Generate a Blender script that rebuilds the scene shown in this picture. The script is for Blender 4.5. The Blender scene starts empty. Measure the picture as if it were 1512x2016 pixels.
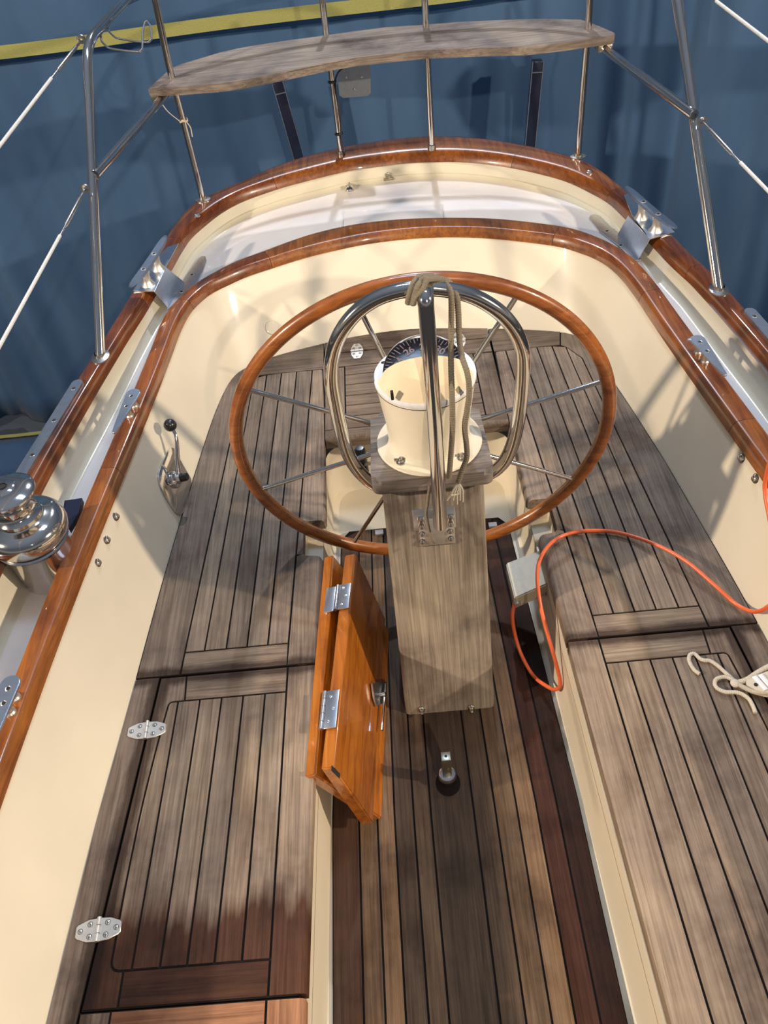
import bpy, bmesh, math, random
from mathutils import Vector, Matrix
from math import sin, cos, pi, radians, atan2, hypot

random.seed(7)
scene = bpy.context.scene
COL = scene.collection

# ------------------------------------------------------------------ camera
CX, CZ, YAW, PIT, ROL, FPX = -0.051, 2.212, -0.04517, 0.79224, -0.12772, 1614.6
cy_, sy_, cp_, sp_, cr_, sr_ = cos(YAW), sin(YAW), cos(PIT), sin(PIT), cos(ROL), sin(ROL)
FW = Vector((sy_*cp_, cy_*cp_, -sp_))
r0 = Vector((cy_, -sy_, 0.0)); u0 = r0.cross(FW)
RT = r0*cr_ + u0*sr_; UP = u0*cr_ - r0*sr_
CAM = Vector((CX, 0, CZ))
cam_d = bpy.data.cameras.new('camera'); cam = bpy.data.objects.new('camera', cam_d); COL.objects.link(cam)
cam.matrix_world = Matrix(((RT.x, UP.x, -FW.x, CAM.x), (RT.y, UP.y, -FW.y, CAM.y), (RT.z, UP.z, -FW.z, CAM.z), (0, 0, 0, 1)))
cam_d.sensor_fit = 'VERTICAL'; cam_d.sensor_height = 24.0; cam_d.sensor_width = 18.0
cam_d.lens = 24.0*FPX/2016.0; cam_d.clip_start = 0.05
scene.camera = cam

# ------------------------------------------------------------------ view, world, lights
scene.view_settings.view_transform = 'Standard'; scene.view_settings.look = 'None'
scene.view_settings.gamma = 1.0; scene.view_settings.use_curve_mapping = False
scene.view_settings.exposure = -0.06
w = bpy.data.worlds.new('world'); scene.world = w; w.use_nodes = True
wn = w.node_tree; bgn = wn.nodes['Background']
tcn = wn.nodes.new('ShaderNodeTexCoord'); sxn = wn.nodes.new('ShaderNodeSeparateXYZ'); rmn = wn.nodes.new('ShaderNodeValToRGB'); mrn = wn.nodes.new('ShaderNodeMapRange')
mrn.inputs['From Min'].default_value = -1.0
wn.links.new(tcn.outputs['Generated'], sxn.inputs[0]); wn.links.new(sxn.outputs['Z'], mrn.inputs[0]); wn.links.new(mrn.outputs[0], rmn.inputs[0]); wn.links.new(rmn.outputs[0], bgn.inputs[0])
while len(rmn.color_ramp.elements) < 6: rmn.color_ramp.elements.new(0.5)
for e_, (p_, c_) in zip(rmn.color_ramp.elements, [(0.0, (.10, .09, .08)), (.47, (.22, .20, .19)), (.55, (.95, .88, .80)), (.66, (.30, .33, .40)), (.80, (.45, .52, .66)), (1.0, (.85, .95, 1.15))]): e_.position = p_; e_.color = (*c_, 1)
bgn.inputs[1].default_value = 0.27

def lamp(name, loc, target, size, power, color, shape='DISK', size_y=None, spread=None):
    d = bpy.data.lights.new(name, 'AREA'); d.shape = shape; d.size = size
    if size_y: d.size_y = size_y
    if spread: d.spread = spread
    d.energy = power; d.color = color
    o = bpy.data.objects.new(name, d); COL.objects.link(o); o.location = loc
    o.rotation_euler = (Vector(target)-Vector(loc)).to_track_quat('-Z', 'Y').to_euler()
    return o
WARM = (1.0, 0.82, 0.62)
lamp('hall_spot_starboard', (4.6, -0.1, 3.3), (0, 1.5, 0.3), 0.16, 310, WARM)
lamp('hall_spot_port', (-4.6, 0.1, 3.1), (0, 1.5, 0.3), 0.16, 330, WARM)
lamp('hall_spot_front', (1.6, -4.4, 4.6), (0, 2.0, 0.4), 0.12, 250, WARM)
lamp('hall_spot_stern', (0.3, 7.4, 6.0), (0, 2.9, 0.5), 0.2, 260, (0.9, 0.92, 1.0))
lamp('roof_panel_light', (0.2, 3.2, 6.5), (0, 2.6, 0), 2.4, 125, (0.55, 0.75, 1.0), 'RECTANGLE', 0.8)

# ------------------------------------------------------------------ pixel rays of the photograph onto real planes
def ray(px, py): return FW + RT*((px-756)/FPX) - UP*((py-1008)/FPX)
def Z(px, py, z): d = ray(px, py); return CAM + d*((z-CAM.z)/d.z)
def Yp(px, py, y): d = ray(px, py); return CAM + d*((y-CAM.y)/d.y)
def Xp(px, py, x): d = ray(px, py); return CAM + d*((x-CAM.x)/d.x)

# ------------------------------------------------------------------ materials
def nmat(name):
    m = bpy.data.materials.new(name); m.use_nodes = True
    nt = m.node_tree; b = nt.nodes['Principled BSDF']
    return m, nt, b
def N(nt, t, **kw):
    n = nt.nodes.new(t)
    for k, v in kw.items(): setattr(n, k, v)
    return n
def ramp(nt, src, stops):
    r = N(nt, 'ShaderNodeValToRGB'); nt.links.new(src, r.inputs[0])
    e = r.color_ramp.elements
    while len(e) < len(stops): e.new(0.5)
    for i, (p, c) in enumerate(stops): e[i].position = p; e[i].color = (*c, 1)
    return r
def mult(nt, a, b, fac=1.0, mode='MULTIPLY'):
    m = N(nt, 'ShaderNodeMix', data_type='RGBA', blend_type=mode); m.inputs[0].default_value = fac
    nt.links.new(a, m.inputs[6]); nt.links.new(b, m.inputs[7]); return m
def pos_scaled(nt, sc, offset_attr=True, rot=0):
    g = N(nt, 'ShaderNodeNewGeometry'); mp = N(nt, 'ShaderNodeMapping')
    mp.inputs['Scale'].default_value = sc; mp.inputs['Rotation'].default_value = (0, 0, rot)
    if offset_attr:
        a = N(nt, 'ShaderNodeAttribute', attribute_name='shift')
        ad = N(nt, 'ShaderNodeVectorMath', operation='ADD')
        nt.links.new(g.outputs['Position'], ad.inputs[0]); nt.links.new(a.outputs['Vector'], ad.inputs[1])
        nt.links.new(ad.outputs[0], mp.inputs[0])
    else: nt.links.new(g.outputs['Position'], mp.inputs[0])
    return mp
def noise(nt, vec, scale, detail=4, rough=0.55, dist=0.0):
    n = N(nt, 'ShaderNodeTexNoise'); n.inputs['Scale'].default_value = scale
    n.inputs['Detail'].default_value = detail; n.inputs['Roughness'].default_value = rough
    n.inputs['Distortion'].default_value = dist
    nt.links.new(vec.outputs[0], n.inputs['Vector']); return n
def simple(name, col, rough=0.5, metal=0.0, coat=0.0, bump=0.0, bscale=60, spec=0.5):
    m, nt, b = nmat(name)
    b.inputs['Base Color'].default_value = (*col, 1); b.inputs['Roughness'].default_value = rough
    b.inputs['Metallic'].default_value = metal; b.inputs['Coat Weight'].default_value = coat
    b.inputs['Coat Roughness'].default_value = 0.06
    b.inputs['Specular IOR Level'].default_value = spec
    mp = pos_scaled(nt, (1, 1, 1), False); n = noise(nt, mp, bscale, 3)
    r = ramp(nt, n.outputs[0], [(0.3, tuple(c*0.93 for c in col)), (0.7, tuple(min(1, c*1.05) for c in col))])
    nt.links.new(r.outputs[0], b.inputs['Base Color'])
    if bump:
        bp = N(nt, 'ShaderNodeBump'); bp.inputs['Strength'].default_value = bump; bp.inputs['Distance'].default_value = 0.002
        nt.links.new(n.outputs[0], bp.inputs['Height']); nt.links.new(bp.outputs[0], b.inputs['Normal'])
    return m
def teak(name, axis):
    m, nt, b = nmat(name)
    long, cross = 4.0, 150.0
    sc = {'y': (cross, long, cross), 'x': (long, cross, cross), 'z': (cross, 2.0, long)}[axis]
    mp = pos_scaled(nt, sc); g = noise(nt, mp, 1.0, 5, 0.6, 0.6)
    grain = ramp(nt, g.outputs[0], [(0.25, (0.118, 0.090, 0.067)), (0.48, (0.215, 0.170, 0.130)), (0.75, (0.315, 0.258, 0.200))])
    sc2 = tuple(s*0.10 if s > 10 else s*0.6 for s in sc)
    mp2 = pos_scaled(nt, sc2); g2 = noise(nt, mp2, 1.0, 3, 0.6, 0.8)
    bl = ramp(nt, g2.outputs[0], [(0.28, (0.62, 0.59, 0.58)), (0.45, (0.92, 0.91, 0.91)), (0.7, (1.08, 1.07, 1.06))])
    c = mult(nt, grain.outputs[0], bl.outputs[0])
    mp3 = pos_scaled(nt, (1, 1, 1), False); g3 = noise(nt, mp3, 2.6, 5, 0.65)
    bl3 = ramp(nt, g3.outputs[0], [(0.33, (0.40, 0.37, 0.38)), (0.47, (0.84, 0.82, 0.83)), (0.62, (1.10, 1.08, 1.03))])
    c2 = mult(nt, c.outputs[2], bl3.outputs[0])
    at = N(nt, 'ShaderNodeAttribute', attribute_name='tint')
    c3 = mult(nt, c2.outputs[2], at.outputs['Color'])
    if axis != 'z':
        # black mould grown along the open joints round the locker lids (a stain of its own, fixed to the boards)
        gp = N(nt, 'ShaderNodeNewGeometry'); sx = N(nt, 'ShaderNodeSeparateXYZ'); nt.links.new(gp.outputs['Position'], sx.inputs[0])
        def mth(op, a, b_, c_=None):
            q = N(nt, 'ShaderNodeMath', operation=op)
            for i_, v_ in enumerate((a, b_, c_)):
                if v_ is None: continue
                if isinstance(v_, (int, float)): q.inputs[i_].default_value = v_
                else: nt.links.new(v_, q.inputs[i_])
            return q.outputs[0]
        ax = mth('ABSOLUTE', sx.outputs['X'], None); dy = mth('ABSOLUTE', mth('SUBTRACT', sx.outputs['Y'], 1.3105), None)
        dx = mth('ABSOLUTE', mth('SUBTRACT', ax, mth('MULTIPLY_ADD', sx.outputs['Y'], -.062, .8725)), None)
        dx = mth('ADD', dx, mth('MULTIPLY', mth('GREATER_THAN', sx.outputs['Y'], 1.312), 1.0))
        dm = mth('ADD', mth('MINIMUM', dy, mth('MULTIPLY', dx, 1.0)), mth('MULTIPLY', mth('LESS_THAN', sx.outputs['Z'], .2), 1.0))
        mpn = pos_scaled(nt, (30, 8, 8) if axis == 'y' else (8, 30, 8), False); ns = noise(nt, mpn, 1.0, 4, .7)
        st_ = mth('SUBTRACT', dm, mth('MULTIPLY', ns.outputs[0], .034))
        rs = ramp(nt, st_, [(0.0, (.30, .26, .25)), (.018, (1, 1, 1))])
        c3 = mult(nt, c3.outputs[2], rs.outputs[0])
    nt.links.new(c3.outputs[2], b.inputs['Base Color'])
    b.inputs['Roughness'].default_value = 0.66; b.inputs['Specular IOR Level'].default_value = 0.17
    bp = N(nt, 'ShaderNodeBump'); bp.inputs['Strength'].default_value = 0.35; bp.inputs['Distance'].default_value = 0.001
    nt.links.new(g.outputs[0], bp.inputs['Height']); nt.links.new(bp.outputs[0], b.inputs['Normal'])
    return m, nt, b, c3
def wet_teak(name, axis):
    # teak with a person's shadow and unweathered tone painted jagged over the lid front
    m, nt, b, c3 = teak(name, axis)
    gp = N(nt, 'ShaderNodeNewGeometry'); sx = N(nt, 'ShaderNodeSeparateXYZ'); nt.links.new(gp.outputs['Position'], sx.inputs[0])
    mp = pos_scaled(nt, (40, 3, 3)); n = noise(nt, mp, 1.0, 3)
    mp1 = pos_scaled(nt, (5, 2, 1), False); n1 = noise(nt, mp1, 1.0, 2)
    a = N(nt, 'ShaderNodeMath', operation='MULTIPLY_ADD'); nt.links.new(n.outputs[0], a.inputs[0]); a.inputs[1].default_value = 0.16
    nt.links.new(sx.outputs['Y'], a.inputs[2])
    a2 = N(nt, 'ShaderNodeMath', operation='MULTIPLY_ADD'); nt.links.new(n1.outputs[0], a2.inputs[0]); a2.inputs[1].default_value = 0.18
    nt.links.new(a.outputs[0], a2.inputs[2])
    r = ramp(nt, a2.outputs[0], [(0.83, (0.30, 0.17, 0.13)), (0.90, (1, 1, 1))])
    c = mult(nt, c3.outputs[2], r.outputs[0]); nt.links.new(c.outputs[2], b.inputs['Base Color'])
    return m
def varnish(name, axis, c0, c1, c2):
    m, nt, b = nmat(name)
    sc = {'y': (55, 3, 55), 'x': (3, 55, 55), 'z': (55, 55, 3)}[axis]
    mp = pos_scaled(nt, sc); g = noise(nt, mp, 1.0, 4, 0.6, 0.8)
    r = ramp(nt, g.outputs[0], [(0.25, c0), (0.5, c1), (0.78, c2)])
    mp3 = pos_scaled(nt, (1, 1, 1)); g3 = noise(nt, mp3, 5.0, 4, 0.6)
    bl3 = ramp(nt, g3.outputs[0], [(0.34, (0.62, 0.55, 0.5)), (0.55, (1, 1, 1))])
    c = mult(nt, r.outputs[0], bl3.outputs[0])
    at = N(nt, 'ShaderNodeAttribute', attribute_name='tint')
    c3 = mult(nt, c.outputs[2], at.outputs['Color'])
    nt.links.new(c3.outputs[2], b.inputs['Base Color'])
    b.inputs['Roughness'].default_value = 0.33; b.inputs['Coat Weight'].default_value = 1.0
    b.inputs['Coat Roughness'].default_value = 0.05
    return m
M = {}
M['teak_y'] = teak('teak_y', 'y')[0]; M['teak_x'] = teak('teak_x', 'x')[0]; M['teak_z'] = teak('teak_z', 'z')[0]
M['shadow_fresh_y'] = wet_teak('shadow_fresh_teak_y', 'y'); M['shadow_fresh_x'] = wet_teak('shadow_fresh_teak_x', 'x')
M['caulk'] = simple('black_caulk', (0.009, 0.007, 0.007), 0.75, spec=0.12)
M['varnish'] = varnish('varnished_rail', 'y', (0.085, 0.022, 0.004), (0.20, 0.058, 0.008), (0.31, 0.105, 0.013))
M['varnish_wheel'] = varnish('varnished_wheel', 'x', (0.15, 0.040, 0.008), (0.30, 0.092, 0.015), (0.38, 0.135, 0.024))
M['varnish_door'] = varnish('varnished_door', 'y', (0.20, 0.05, 0.006), (0.38, 0.115, 0.009), (0.48, 0.17, 0.016))
M['cream'] = simple('cream_gelcoat', (0.72, 0.65, 0.515), 0.42, coat=0.12, bscale=2.5)
M['bulwark'] = simple('ivory_gelcoat', (0.70, 0.66, 0.53), 0.15, coat=0.6, bscale=2.5)
M['deck'] = simple('white_deck', (0.72, 0.70, 0.70), 0.25, coat=0.4, bscale=3)
M['hull'] = simple('white_hull', (0.75, 0.74, 0.70), 0.12, coat=0.8, bscale=2)
M['binnacle'] = simple('binnacle_white', (0.80, 0.74, 0.60), 0.3, coat=0.3, bscale=8)
M['binnacle_hood'] = simple('binnacle_hood', (0.76, 0.65, 0.46), 0.75, bscale=8, spec=.2)
M['ring_white'] = simple('ring_white', (0.78, 0.79, 0.82), 0.35)
M['steel'] = simple('polished_steel', (0.72, 0.71, 0.69), 0.10, 1.0, bscale=6)
M['steel_dull'] = simple('dull_steel', (0.50, 0.49, 0.47), 0.33, 1.0, bscale=40)
M['alu'] = simple('anodised_aluminium', (0.74, 0.79, 0.87), 0.30, 1.0, bscale=50)
M['hinge'] = simple('cast_hinge_metal', (0.68, 0.66, 0.62), 0.38, 0.85, bscale=80)
M['brass'] = simple('worn_bronze', (0.50, 0.46, 0.36), 0.35, 1.0, bscale=60)
M['dark'] = simple('dark_hole', (0.01, 0.01, 0.01), 0.7)
M['black'] = simple('black_plastic', (0.014, 0.016, 0.02), 0.28, coat=0.2)
M['dial'] = simple('compass_dial', (0.006, 0.006, 0.010), 0.25)
M['pink'] = simple('dial_print', (0.62, 0.42, 0.38), 0.5)
M['rope_tan'] = simple('tan_rope', (0.20, 0.168, 0.122), 0.9, bump=1.0, bscale=380)
M['rope_white'] = simple('white_rope', (0.62, 0.56, 0.45), 0.9, bump=1.0, bscale=380)
M['cable'] = simple('orange_cable', (0.75, 0.14, 0.045), 0.35)
M['box'] = simple('grey_box_plastic', (0.55, 0.50, 0.37), 0.4)
M['strap'] = simple('yellow_webbing', (0.29, 0.29, 0.095), 0.9, bump=0.8, bscale=160)
M['whitecoat'] = simple('white_wire_cover', (0.62, 0.62, 0.60), 0.4)
M['floor'] = simple('hall_floor', (0.05, 0.06, 0.07), 0.6, bscale=3)
M['navy'] = simple('navy_bar', (0.010, 0.014, 0.035), 0.3)
M['bluetag'] = simple('blue_tag', (0.01, 0.08, 0.30), 0.4)
M['plate'] = simple('grey_plate', (0.25, 0.28, 0.31), 0.45)
def glassmat():
    m, nt, b = nmat('compass_glass')
    b.inputs['Base Color'].default_value = (1, 1, 1, 1); b.inputs['Roughness'].default_value = 0.02
    b.inputs['Transmission Weight'].default_value = 1.0; b.inputs['IOR'].default_value = 1.10
    return m
M['glass'] = glassmat()
def curtainmat():
    m, nt, b = nmat('blue_curtain')
    mp = pos_scaled(nt, (1, 1, 0.35), False); n = noise(nt, mp, 2.2, 4)
    r = ramp(nt, n.outputs[0], [(0.3, (0.040, 0.084, 0.170)), (0.7, (0.066, 0.128, 0.235))])
    nt.links.new(r.outputs[0], b.inputs['Base Color']); b.inputs['Roughness'].default_value = 0.95; b.inputs['Specular IOR Level'].default_value = 0.1
    b.inputs['Sheen Weight'].default_value = 0.05
    n2 = noise(nt, pos_scaled(nt, (1, 1, 1), False), 500, 2)
    bp = N(nt, 'ShaderNodeBump'); bp.inputs['Strength'].default_value = 0.3; bp.inputs['Distance'].default_value = 0.001
    nt.links.new(n2.outputs[0], bp.inputs['Height']); nt.links.new(bp.outputs[0], b.inputs['Normal'])
    return m
M['curtain'] = curtainmat()

# ------------------------------------------------------------------ mesh helpers
class Mesh:
    """collects shapes of one part; mats is the list of material keys"""
    def __init__(s, *mats):
        s.bm = bmesh.new(); s.mats = list(mats); s.tint = s.bm.loops.layers.float_color.new('tint'); s.shift = s.bm.loops.layers.float_color.new('shift')
    def mark(s, faces, mat=0, tint=(1, 1, 1), shift=None):
        if shift is None: shift = (0, 0, 0)
        for f in faces:
            f.material_index = mat
            for l in f.loops: l[s.tint] = (*tint, 1); l[s.shift] = (*shift, 1)
    def verts(s, pts): return [s.bm.verts.new(p) for p in pts]
    def face(s, pts, mat=0, tint=(1, 1, 1)):
        f = s.bm.faces.new(s.verts(pts)); s.mark([f], mat, tint); return f
    def prism(s, poly, z0, z1, mat=0, tint=(1, 1, 1), shift=None, bevel=0.0, seg=2, top=None):
        a = s.verts([(p[0], p[1], z0) for p in poly]); b = s.verts([(p[0], p[1], z1) for p in (top or poly)])
        n = len(poly); fs = []
        ar = sum(poly[i][0]*poly[(i+1) % n][1]-poly[(i+1) % n][0]*poly[i][1] for i in range(n))
        if ar < 0: a.reverse(); b.reverse()
        fs.append(s.bm.faces.new(b)); fs.append(s.bm.faces.new(a[::-1]))
        for i in range(n): fs.append(s.bm.faces.new((a[i], a[(i+1) % n], b[(i+1) % n], b[i])))
        s.mark(fs, mat, tint, shift)
        if bevel:
            es = list(fs[0].edges)
            r = bmesh.ops.bevel(s.bm, geom=es, offset=bevel, segments=seg, affect='EDGES', profile=0.5)
        return fs
    def box(s, c, size, rot=None, mat=0, tint=(1, 1, 1), bevel=0.0, seg=2):
        Mx = Matrix.Translation(c) @ (rot.to_4x4() if rot is not None else Matrix.Identity(4)) @ Matrix.Diagonal((*size, 1))
        r = bmesh.ops.create_cube(s.bm, size=1.0, matrix=Mx)
        fs = list({f for v in r['verts'] for f in v.link_faces}); s.mark(fs, mat, tint)
        if bevel: bmesh.ops.bevel(s.bm, geom=list({e for f in fs for e in f.edges}), offset=bevel, segments=seg, affect='EDGES', profile=0.5)
        return s
    def lathe(s, prof, c=(0, 0, 0), rot=None, seg=40, mat=0, tint=(1, 1, 1), sx=1, sy=1):
        Mx = Matrix.Translation(c) @ (rot.to_4x4() if rot is not None else Matrix.Identity(4))
        rings = []
        for (r, z) in prof:
            if r < 1e-6: rings.append([s.bm.verts.new(Mx @ Vector((0, 0, z)))])
            else: rings.append([s.bm.verts.new(Mx @ Vector((r*cos(2*pi*k/seg)*sx, r*sin(2*pi*k/seg)*sy, z))) for k in range(seg)])
        fs = []
        for a, b in zip(rings, rings[1:]):
            for k in range(seg):
                k2 = (k+1) % seg
                if len(a) == 1 and len(b) == 1: continue
                if len(a) == 1: fs.append(s.bm.faces.new((a[0], b[k2], b[k])))
                elif len(b) == 1: fs.append(s.bm.faces.new((a[k], a[k2], b[0])))
                else: fs.append(s.bm.faces.new((a[k], a[k2], b[k2], b[k])))
        s.mark(fs, mat, tint); return s
    def tube(s, pts, r, seg=14, closed=False, mat=0, tint=(1, 1, 1), caps=True, flat=1.0):
        pts = [Vector(p) for p in pts]; n = len(pts); rr = r if isinstance(r, (list, tuple)) else [r]*n
        T = []
        for i in range(n):
            a = pts[(i-1) % n] if (closed or i > 0) else pts[i]; b = pts[(i+1) % n] if (closed or i < n-1) else pts[i]
            T.append((b-a).normalized())
        u = T[0].cross(Vector((0.13, 0.21, 0.95))).normalized(); rings = []
        for i in range(n):
            if i: 
                q = T[i-1].rotation_difference(T[i]); u = q @ u
            u = (u - T[i]*u.dot(T[i])).normalized(); v = T[i].cross(u)
            rings.append([s.bm.verts.new(pts[i] + (u*cos(2*pi*k/seg)+v*sin(2*pi*k/seg)*flat)*rr[i]) for k in range(seg)])
        fs = []; off = 0
        if closed:
            off = min(range(seg), key=lambda o: (rings[0][o].co-rings[-1][0].co).length)
        for i in range(n if closed else n-1):
            a, b = rings[i], rings[(i+1) % n]; o = off if (closed and i == n-1) else 0
            for k in range(seg): fs.append(s.bm.faces.new((a[k], a[(k+1) % seg], b[(k+1+o) % seg], b[(k+o) % seg])))
        if caps and not closed: fs.append(s.bm.faces.new(rings[0][::-1])); fs.append(s.bm.faces.new(rings[-1]))
        s.mark(fs, mat, tint); return s
    def loft(s, rings, closed=False, mat=0, tint=None, flip=False):
        V = [s.verts(r) for r in rings]; n = len(rings[0]); fs = []
        for j, (a, b) in enumerate(zip(V, V[1:])):
            for k in range(n if closed else n-1):
                q = (a[k], a[(k+1) % n], b[(k+1) % n], b[k])
                f = s.bm.faces.new(q[::-1] if flip else q); fs.append(f)
                s.mark([f], mat if not callable(mat) else mat(j, k), (1, 1, 1) if tint is None else tint(j, k))
        return fs
    def add(s, other_fn): other_fn(s); return s
    def build(s, name, parent=None, loc=None, angle=38, recalc=True):
        if recalc: bmesh.ops.recalc_face_normals(s.bm, faces=s.bm.faces[:])
        me = bpy.data.meshes.new(name)
        for f in s.bm.faces: f.smooth = True
        s.bm.to_mesh(me); s.bm.free()
        for k in s.mats: me.materials.append(M[k])
        me.set_sharp_from_angle(angle=radians(angle))
        o = bpy.data.objects.new(name, me); COL.objects.link(o)
        if parent is None:
            if loc is None:
                xs = [v.co for v in me.vertices]
                loc = Vector(((min(v.x for v in xs)+max(v.x for v in xs))/2, (min(v.y for v in xs)+max(v.y for v in xs))/2, min(v.z for v in xs)))
            me.transform(Matrix.Translation(-Vector(loc))); o.location = loc
        else:
            base = parent
            o.parent = parent; tot = Vector((0, 0, 0)); p = parent
            while p is not None: tot += Vector(p.location); p = p.parent
            me.transform(Matrix.Translation(-tot))
        return o
def tag(o, label, cat, group=None, kind=None):
    o['label'] = label; o['category'] = cat
    if group: o['group'] = group
    if kind: o['kind'] = kind
    return o
def thing(name, loc, label, cat, group=None):
    o = bpy.data.objects.new(name, None); COL.objects.link(o); o.location = loc; o.empty_display_size = 0.1
    return tag(o, label, cat, group)
def struct(o): o['kind'] = 'structure'; return o
def crom(pts, n=8, closed=False):
    pts = [Vector(p) for p in pts]; out = []; L = len(pts)
    for i in range(L if closed else L-1):
        p0 = pts[(i-1) % L] if (closed or i > 0) else pts[0]*2-pts[1]
        p1, p2 = pts[i], pts[(i+1) % L]
        p3 = pts[(i+2) % L] if (closed or i < L-2) else pts[-1]*2-pts[-2]
        for k in range(n):
            t = k/n; out.append(0.5*((2*p1)+(p2-p0)*t+(2*p0-5*p1+4*p2-p3)*t*t+(3*p1-p0-3*p2+p3)*t*t*t))
    if not closed: out.append(pts[-1])
    return out
def fillet(pts, r, n=6):
    pts = [Vector(p) for p in pts]; out = [pts[0]]
    for i in range(1, len(pts)-1):
        a, b, c = pts[i-1], pts[i], pts[i+1]; rr = r[i] if isinstance(r, (list, tuple)) else r
        d = min(rr, (a-b).length*0.49, (c-b).length*0.49); p, q = b+(a-b).normalized()*d, b+(c-b).normalized()*d
        for k in range(n+1): t = k/n; out.append((p.lerp(b, t)).lerp(b.lerp(q, t), t))
    out.append(pts[-1]); return out
def resample(pts, n):
    L = [0.0]
    for a, b in zip(pts, pts[1:]): L.append(L[-1]+(b-a).length)
    out = []; j = 0
    for i in range(n):
        s = L[-1]*i/(n-1)
        while j < len(L)-2 and L[j+1] < s: j += 1
        t = (s-L[j])/max(1e-9, L[j+1]-L[j]); out.append(pts[j].lerp(pts[j+1], min(1, max(0, t))))
    return out
def inset(poly, d):
    n = len(poly); P = [Vector(p[:2]) for p in poly]
    ar = sum(P[i].x*P[(i+1) % n].y-P[(i+1) % n].x*P[i].y for i in range(n)); sg = 1 if ar > 0 else -1; out = []
    for i in range(n):
        e1 = (P[i]-P[i-1]).normalized(); e2 = (P[(i+1) % n]-P[i]).normalized()
        n1 = Vector((-e1.y, e1.x))*sg; n2 = Vector((-e2.y, e2.x))*sg; m = n1+n2
        if m.length < 1e-6: out.append(P[i]+n1*d); continue
        m.normalize(); out.append(P[i]+m*(d/max(0.35, m.dot(n1))))
    return out
def axes_rot(zdir, xdir=(1, 0, 0)):
    z = Vector(zdir).normalized(); x = Vector(xdir); x = (x-z*x.dot(z)).normalized(); y = z.cross(x)
    return Matrix(((x.x, y.x, z.x), (x.y, y.y, z.y), (x.z, y.z, z.z)))
def interp(poly, y):
    for (a, b) in zip(poly, poly[1:]):
        if (a[1]-y)*(b[1]-y) <= 0 and a[1] != b[1]:
            t = (y-a[1])/(b[1]-a[1]); return a[0]+(b[0]-a[0])*t
    return poly[0][0] if abs(y-poly[0][1]) < abs(y-poly[-1][1]) else poly[-1][0]

# ================================================================== the hall: floor, curtain, strap
f = Mesh('floor'); f.box((0, 2.5, -1.45), (16, 16, 0.1)); struct(f.build('floor'))
cur = Mesh('curtain')
path = [Vector((-5, 4.70, 0)), Vector((5, 4.78, 0))]
path = resample(path, 900)
def folds(p, i, z):
    s = i*0.0205
    s = s*.62; a = 0.042*sin(s*15+1.7*sin(s*4.3+z*.35))+0.013*sin(s*29+2.2*sin(s*5.1)+z*.7)+0.07*sin(s*6.7+1.0)+0.012*sin(z*2.1+s*5)
    t = (path[min(899, i+1)]-path[max(0, i-1)]).normalized(); nn = Vector((t.y, -t.x, 0))
    return Vector((p.x, p.y, z))+nn*a*(0.6+0.35*min(1, max(0, (1.5-z)/2)))*(.7+.5*sin(s*.9+.5))
rings = [[folds(p, i, z) for i, p in enumerate(path)] for z in (-1.30, -1.1, -.9, -.6, -.4, 0.1, 0.5, 0.9, 1.3, 1.7, 2.0)]
cur.loft(rings); co = cur.build('curtain', recalc=False)
sol = co.modifiers.new('thick', 'SOLIDIFY'); sol.thickness = 0.006
tag(co, 'dark blue fabric curtain hanging in folds around the stern of the boat', 'curtain')
sk = Mesh('curtain'); rows = []
for j in range(9):
    rows.append([Vector((p.x, 4.62-j*.10, -1.375+.022*abs(sin(i*.05+j*.8))+.012*sin(i*.13+j))) for i, p in enumerate(path[::3])])
sk.loft(rows); so = sk.build('ground_cloth', recalc=False); sm = so.modifiers.new('thick', 'SOLIDIFY'); sm.thickness = 0.006
tag(so, 'blue cloth spread on the ground below the curtain, at the left edge', 'cloth')
def strapring(z, y_): return [Vector((-3.2+i*.032, y_+.008*sin(i*.11), z+.018*(i-64)/64.+.004*sin(i*.09))) for i in range(200)]
st = Mesh('strap'); zc = 1.078
st.loft([strapring(zc-.030, 4.585), strapring(zc+.030, 4.585), strapring(zc+.030, 4.589), strapring(zc-.030, 4.589), strapring(zc-.030, 4.585)])
tag(st.build('webbing_strap'), 'wide yellow webbing strap running across the blue curtain near the top', 'strap')
st = Mesh('strap')
def tp(y_, z_): return [Vector((-5+.1*i, y_+.01*sin(i*.5), z_)) for i in range(100)]
st.loft([tp(4.60, -1.335), tp(4.625, -1.33), tp(4.625, -1.325), tp(4.60, -1.33), tp(4.60, -1.335)])
tag(st.build('hem_tape'), 'thin yellow-green tape along the bottom hem of the blue curtain', 'tape')
for (a, b, s, lab) in [((547, 160), (590, 312), -1, 'dark navy upright bar with pale edges behind the stern, left of the two'), ((1058, 118), (1042, 290), 1, 'dark navy upright bar with pale edges behind the stern, right of the two')]:
    A = Yp(*a, 4.45); B = Yp(*b, 4.45); d = (B-A).normalized(); A2 = A; B2 = A+(B-A)*2.6
    t = thing('cradle_bar', (B2.x, B2.y, B2.z), lab, 'bar', 'navy bars behind the transom')
    R = axes_rot(A2-B2, (1, 0, 0)); m = Mesh('navy'); m.box((A2+B2)/2, (0.05, 0.05, (A2-B2).length), R, bevel=0.004); m.build('bar_body', t)
    for q in (-1, 1):
        m = Mesh('alu'); m.box((A2+B2)/2+R @ Vector((q*0.027, -0.022, 0)), (0.004, 0.008, (A2-B2).length), R); m.build('edge_strip', t)
    m = Mesh('alu'); m.box(A2+R @ Vector((0, -0.026, -0.05)), (0.05, 0.004, 0.005), R); m.build('cross_strip', t)

bm_ = Mesh('floor'); bm_.box((0, -3.375, 3.9), (12, .072, .09)); struct(bm_.build('added_shadow_beam_1'))  # unseen beam, added only to throw a band of shade across the benches

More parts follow.
